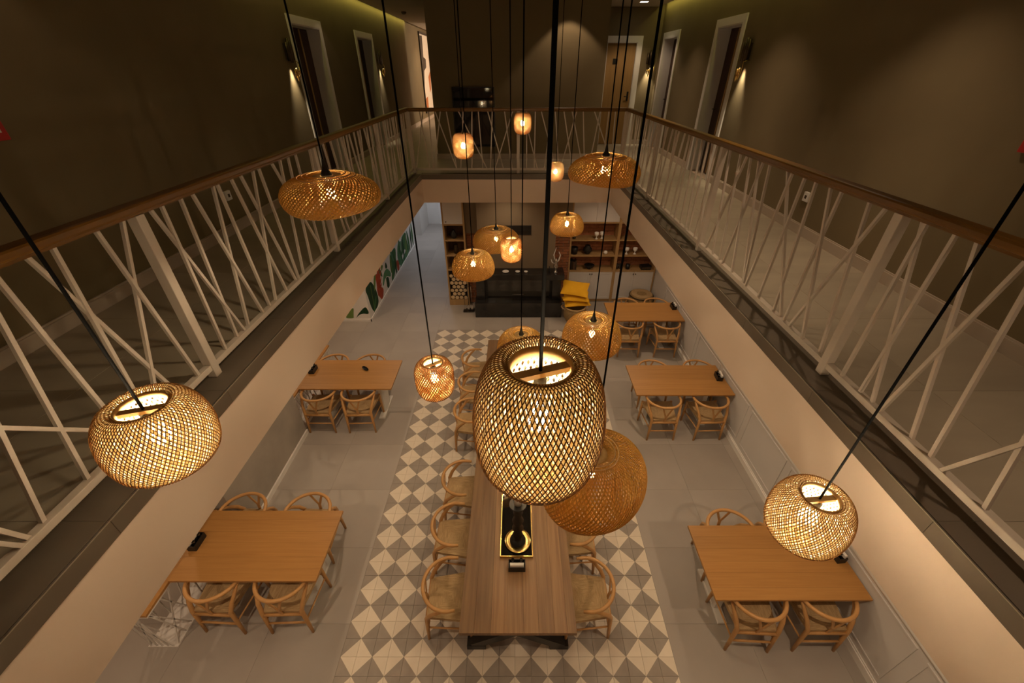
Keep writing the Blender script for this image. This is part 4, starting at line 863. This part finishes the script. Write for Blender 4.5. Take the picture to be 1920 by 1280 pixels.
def build_shades():
    def bottom_weave(mb, r, z, n, wd, mi):
        for k in range(n):
            c = -r + (k + 0.5) * 2 * r / n; h = math.sqrt(max(r * r - c * c, 0))
            mb.box(c - wd / 2, c + wd / 2, -h, h, z, z + 0.003, mi); mb.box(-h, h, c - wd / 2, c + wd / 2, z + 0.003, z + 0.006, mi)
    def closed(prof, n_out, n_in, tw, w_out, w_in, segs, r_b, z_b, lin='bamboo_in'):
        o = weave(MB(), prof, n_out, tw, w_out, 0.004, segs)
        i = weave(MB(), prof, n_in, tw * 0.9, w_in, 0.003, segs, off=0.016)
        bw = MB(); bottom_weave(bw, r_b, z_b, 13, r_b * 2 / 13 * 0.74, 0); bwm = bw.mesh('bottom_weave', 'bamboo')
        rg = MB(); r0, z0 = prof[0]
        rg.lathe([(r0 - 0.012, z0 - 0.055), (r0 - 0.004, z0 - 0.055), (r0 + 0.004, z0 + 0.012), (r0 - 0.006, z0 + 0.014), (r0 - 0.012, z0 - 0.055)], 40, cap=False)
        return (o.mesh('woven_shade', 'bamboo_out'), i.mesh('shade_liner', lin), rg.mesh('top_rim', 'bamboo_ring'), [ring(MB(), prof[-1][0], prof[-1][1], 0.012).mesh('bottom_rim', 'bamboo_ring'), bwm])
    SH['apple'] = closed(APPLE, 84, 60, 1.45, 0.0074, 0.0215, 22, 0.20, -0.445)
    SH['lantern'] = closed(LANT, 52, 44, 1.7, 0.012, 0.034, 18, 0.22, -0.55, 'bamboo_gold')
    def opened(prof, n, tw, wd, segs, wave, rings, inner):
        o = weave(MB(), prof, n, tw, wd, 0.004, segs, wave, minw=0.45)
        inn = weave(MB(), [prof[-1]] + inner, int(n * 0.8), tw * 0.8, wd * 1.25, 0.004, 12, wave, minw=0.45).mesh('inner_shade', 'bamboo_cone')
        rg = MB()
        extra_ = [ring(MB(), r, z, 0.006, 36, 0, wave).mesh('top_hoop', 'bamboo_ring') for (r, z) in rings]
        extra_.append(ring(MB(), prof[-1][0], prof[-1][1], 0.008, 48, 0, wave).mesh('bottom_rim', 'bamboo_ring'))
        r0, z0 = prof[0]
        rg.lathe([(r0 - 0.065, z0 - 0.004), (r0 + 0.012, z0 - 0.004), (r0 + 0.012, z0 + 0.006), (r0 - 0.065, z0 + 0.006), (r0 - 0.065, z0 - 0.004)], 36, cap=False)
        return (o.mesh('woven_shade', 'bamboo'), inn, rg.mesh('top_rim', 'bamboo_ring'), extra_)
    SH['dome'] = opened(DOME, 54, 1.25, 0.0185, 18, None, [(0.19, 0.283), (0.225, 0.283), (0.26, 0.279)], [(0.40, -0.20), (0.33, -0.02), (0.27, 0.14), (0.20, 0.235)])
    SH['saucer'] = opened(SAUC, 66, 1.35, 0.0160, 20, wave_s, [(0.19, 0.232), (0.24, 0.222), (0.29, 0.204)], [(0.34, -0.12), (0.30, -0.02), (0.25, 0.10), (0.18, 0.19)])
    SH['hat'] = opened(HAT, 84, 1.1, 0.0125, 22, wave_h, [(0.185, 0.292), (0.215, 0.29)], [(0.40, -0.20), (0.33, -0.02), (0.26, 0.12), (0.18, 0.22), (0.14, 0.245)])
build_shades()
bulb_me = MB().lathe([(0.0, -0.045), (0.02, -0.042), (0.034, -0.025), (0.036, -0.005), (0.028, 0.02), (0.016, 0.038), (0.0, 0.04)], 14, cap=False).mesh('bulb', 'bulb')
bulb_me2 = bulb_me.copy(); bulb_me2.materials.clear(); bulb_me2.materials.append(M_['bulb_soft'])
CORD_TOP = CZ + 0.01
def pendant(kind, x, y, z, D, sz, rz, label, cr=0.0045):
    t = thing('bamboo_pendant', label, 'pendant lamp', (x, y, z), (0, 0, rz), 'woven bamboo pendants')
    prof = {'apple': APPLE, 'lantern': LANT, 'dome': DOME, 'saucer': SAUC, 'hat': HAT}[kind]
    a, i, rg, ex = SH[kind]; sc = (D, D, D * sz)
    o = ob('woven_shade', a, t, kind='stuff'); o.scale = sc
    if i: o = ob(i.name.split('.')[0], i, t, kind='stuff'); o.scale = sc
    o = ob('top_rim', rg, t); o.scale = sc
    for e in ex:
        o = ob(e.name.split('.')[0], e, t); o.scale = sc
        if o.name.startswith('bottom_weave'): o['kind'] = 'stuff'
    zt = prof[0][1] * D * sz; rt = prof[0][0] * D
    if kind in ('apple', 'lantern'):
        zc = zt - 0.045 * D
        part('cross_bar', MB().box(-rt + 0.004, rt - 0.004, -0.016 * D / 0.42, 0.016 * D / 0.42, zc - 0.03 * D, zc + 0.01 * D), 'bamboo_ring', t)
        zsock = zc
        part('socket', MB().lathe([(0.016, 0.04), (0.019, zc - 0.035 * D - 0.01), (0.006, zc - 0.03 * D)], 14), 'black', t)
    else:
        zsock = zt + 0.05
        part('socket', MB().lathe([(0.016, 0.03), (0.018, zt - 0.01), (0.058 * D, zt + 0.004), (0.05 * D, zt + 0.014), (0.014, zt + 0.035), (0.006, zt + 0.08)], 18), 'black', t)
    part('cord', MB().tube([(0, 0, zsock), (0, 0, CORD_TOP - z)], cr, 7), 'cord', t)
    bo = ob('bulb', bulb_me if kind in ('apple', 'lantern') else bulb_me2, t)
    if kind == 'lantern': bo.scale = (0.7,) * 3
    elif kind != 'apple': bo.scale = (0.66,) * 3
    return t
LAMPS = [
    ('apple', -1.262, 1.035, 3.930, 0.340, 1.05, 0.3, 'apple-shaped bamboo pendant hanging before the left railing, nearest at left', 0.0052),
    ('apple', 0.071, 0.935, 4.098, 0.408, 1.415, 0.35, 'large barrel-shaped bamboo pendant in the middle, nearest to the viewer', 0.0056),
    ('apple', 1.285, 1.083, 3.374, 0.322, 1.12, 0.1, 'apple-shaped bamboo pendant on the right above the front right table', 0.0046),
    ('saucer', -0.987, 2.266, 4.450, 0.50, 0.84, 0.0, 'wavy saucer bamboo pendant high on the left in front of the railing', 0.0045),
    ('saucer', 0.674, 3.325, 4.365, 0.54, 0.84, 0.9, 'wavy saucer bamboo pendant high on the right by the far railing', 0.0045),
    ('lantern', -0.617, 5.297, 4.253, 0.25, 1.0, 0.0, 'small bamboo lantern pendant left of centre before the dark picture', 0.0045),
    ('lantern', 0.097, 6.501, 4.37, 0.25, 1.0, 0.4, 'small bamboo lantern pendant highest, just under the far handrail', 0.0045),
    ('lantern', 0.613, 6.693, 3.698, 0.255, 1.0, 0.8, 'small bamboo lantern pendant touching the far slab edge, right of the thick cord', 0.0045),
    ('dome', 0.61, 4.862, 3.468, 0.40, 1.0, 0.0, 'small dome bamboo pendant in front of the far right brickwork', 0.0045),
    ('dome', -0.449, 4.067, 3.29, 0.45, 1.0, 0.5, 'dome bamboo pendant lowest of the cluster before the fireplace', 0.0045),
    ('saucer', -0.24, 4.95, 3.25, 0.60, 0.95, 2.2, 'wide saucer bamboo pendant at the back of the cluster before the fireplace', 0.0045),
    ('lantern', -0.045, 4.119, 3.432, 0.235, 1.0, 0.2, 'small bamboo lantern pendant right in the cluster before the fireplace', 0.0045),
    ('lantern', -0.532, 2.119, 3.309, 0.255, 1.0, 0.6, 'small bamboo lantern pendant above the left edge of the patterned tiles', 0.0045),
    ('dome', 0.606, 2.765, 3.248, 0.47, 1.0, 0.3, 'dome bamboo pendant right of the big barrel lamp, before the far right table', 0.0045),
    ('dome', 0.051, 3.236, 2.823, 0.46, 1.0, 0.9, 'dome bamboo pendant half hidden behind the top of the big barrel lamp', 0.0045),
    ('hat', 0.405, 1.47, 3.17, 0.60, 1.04, 0.4, 'wide hat-shaped bamboo pendant low behind the right of the big barrel lamp', 0.0045),
]
for a in LAMPS: pendant(*a)
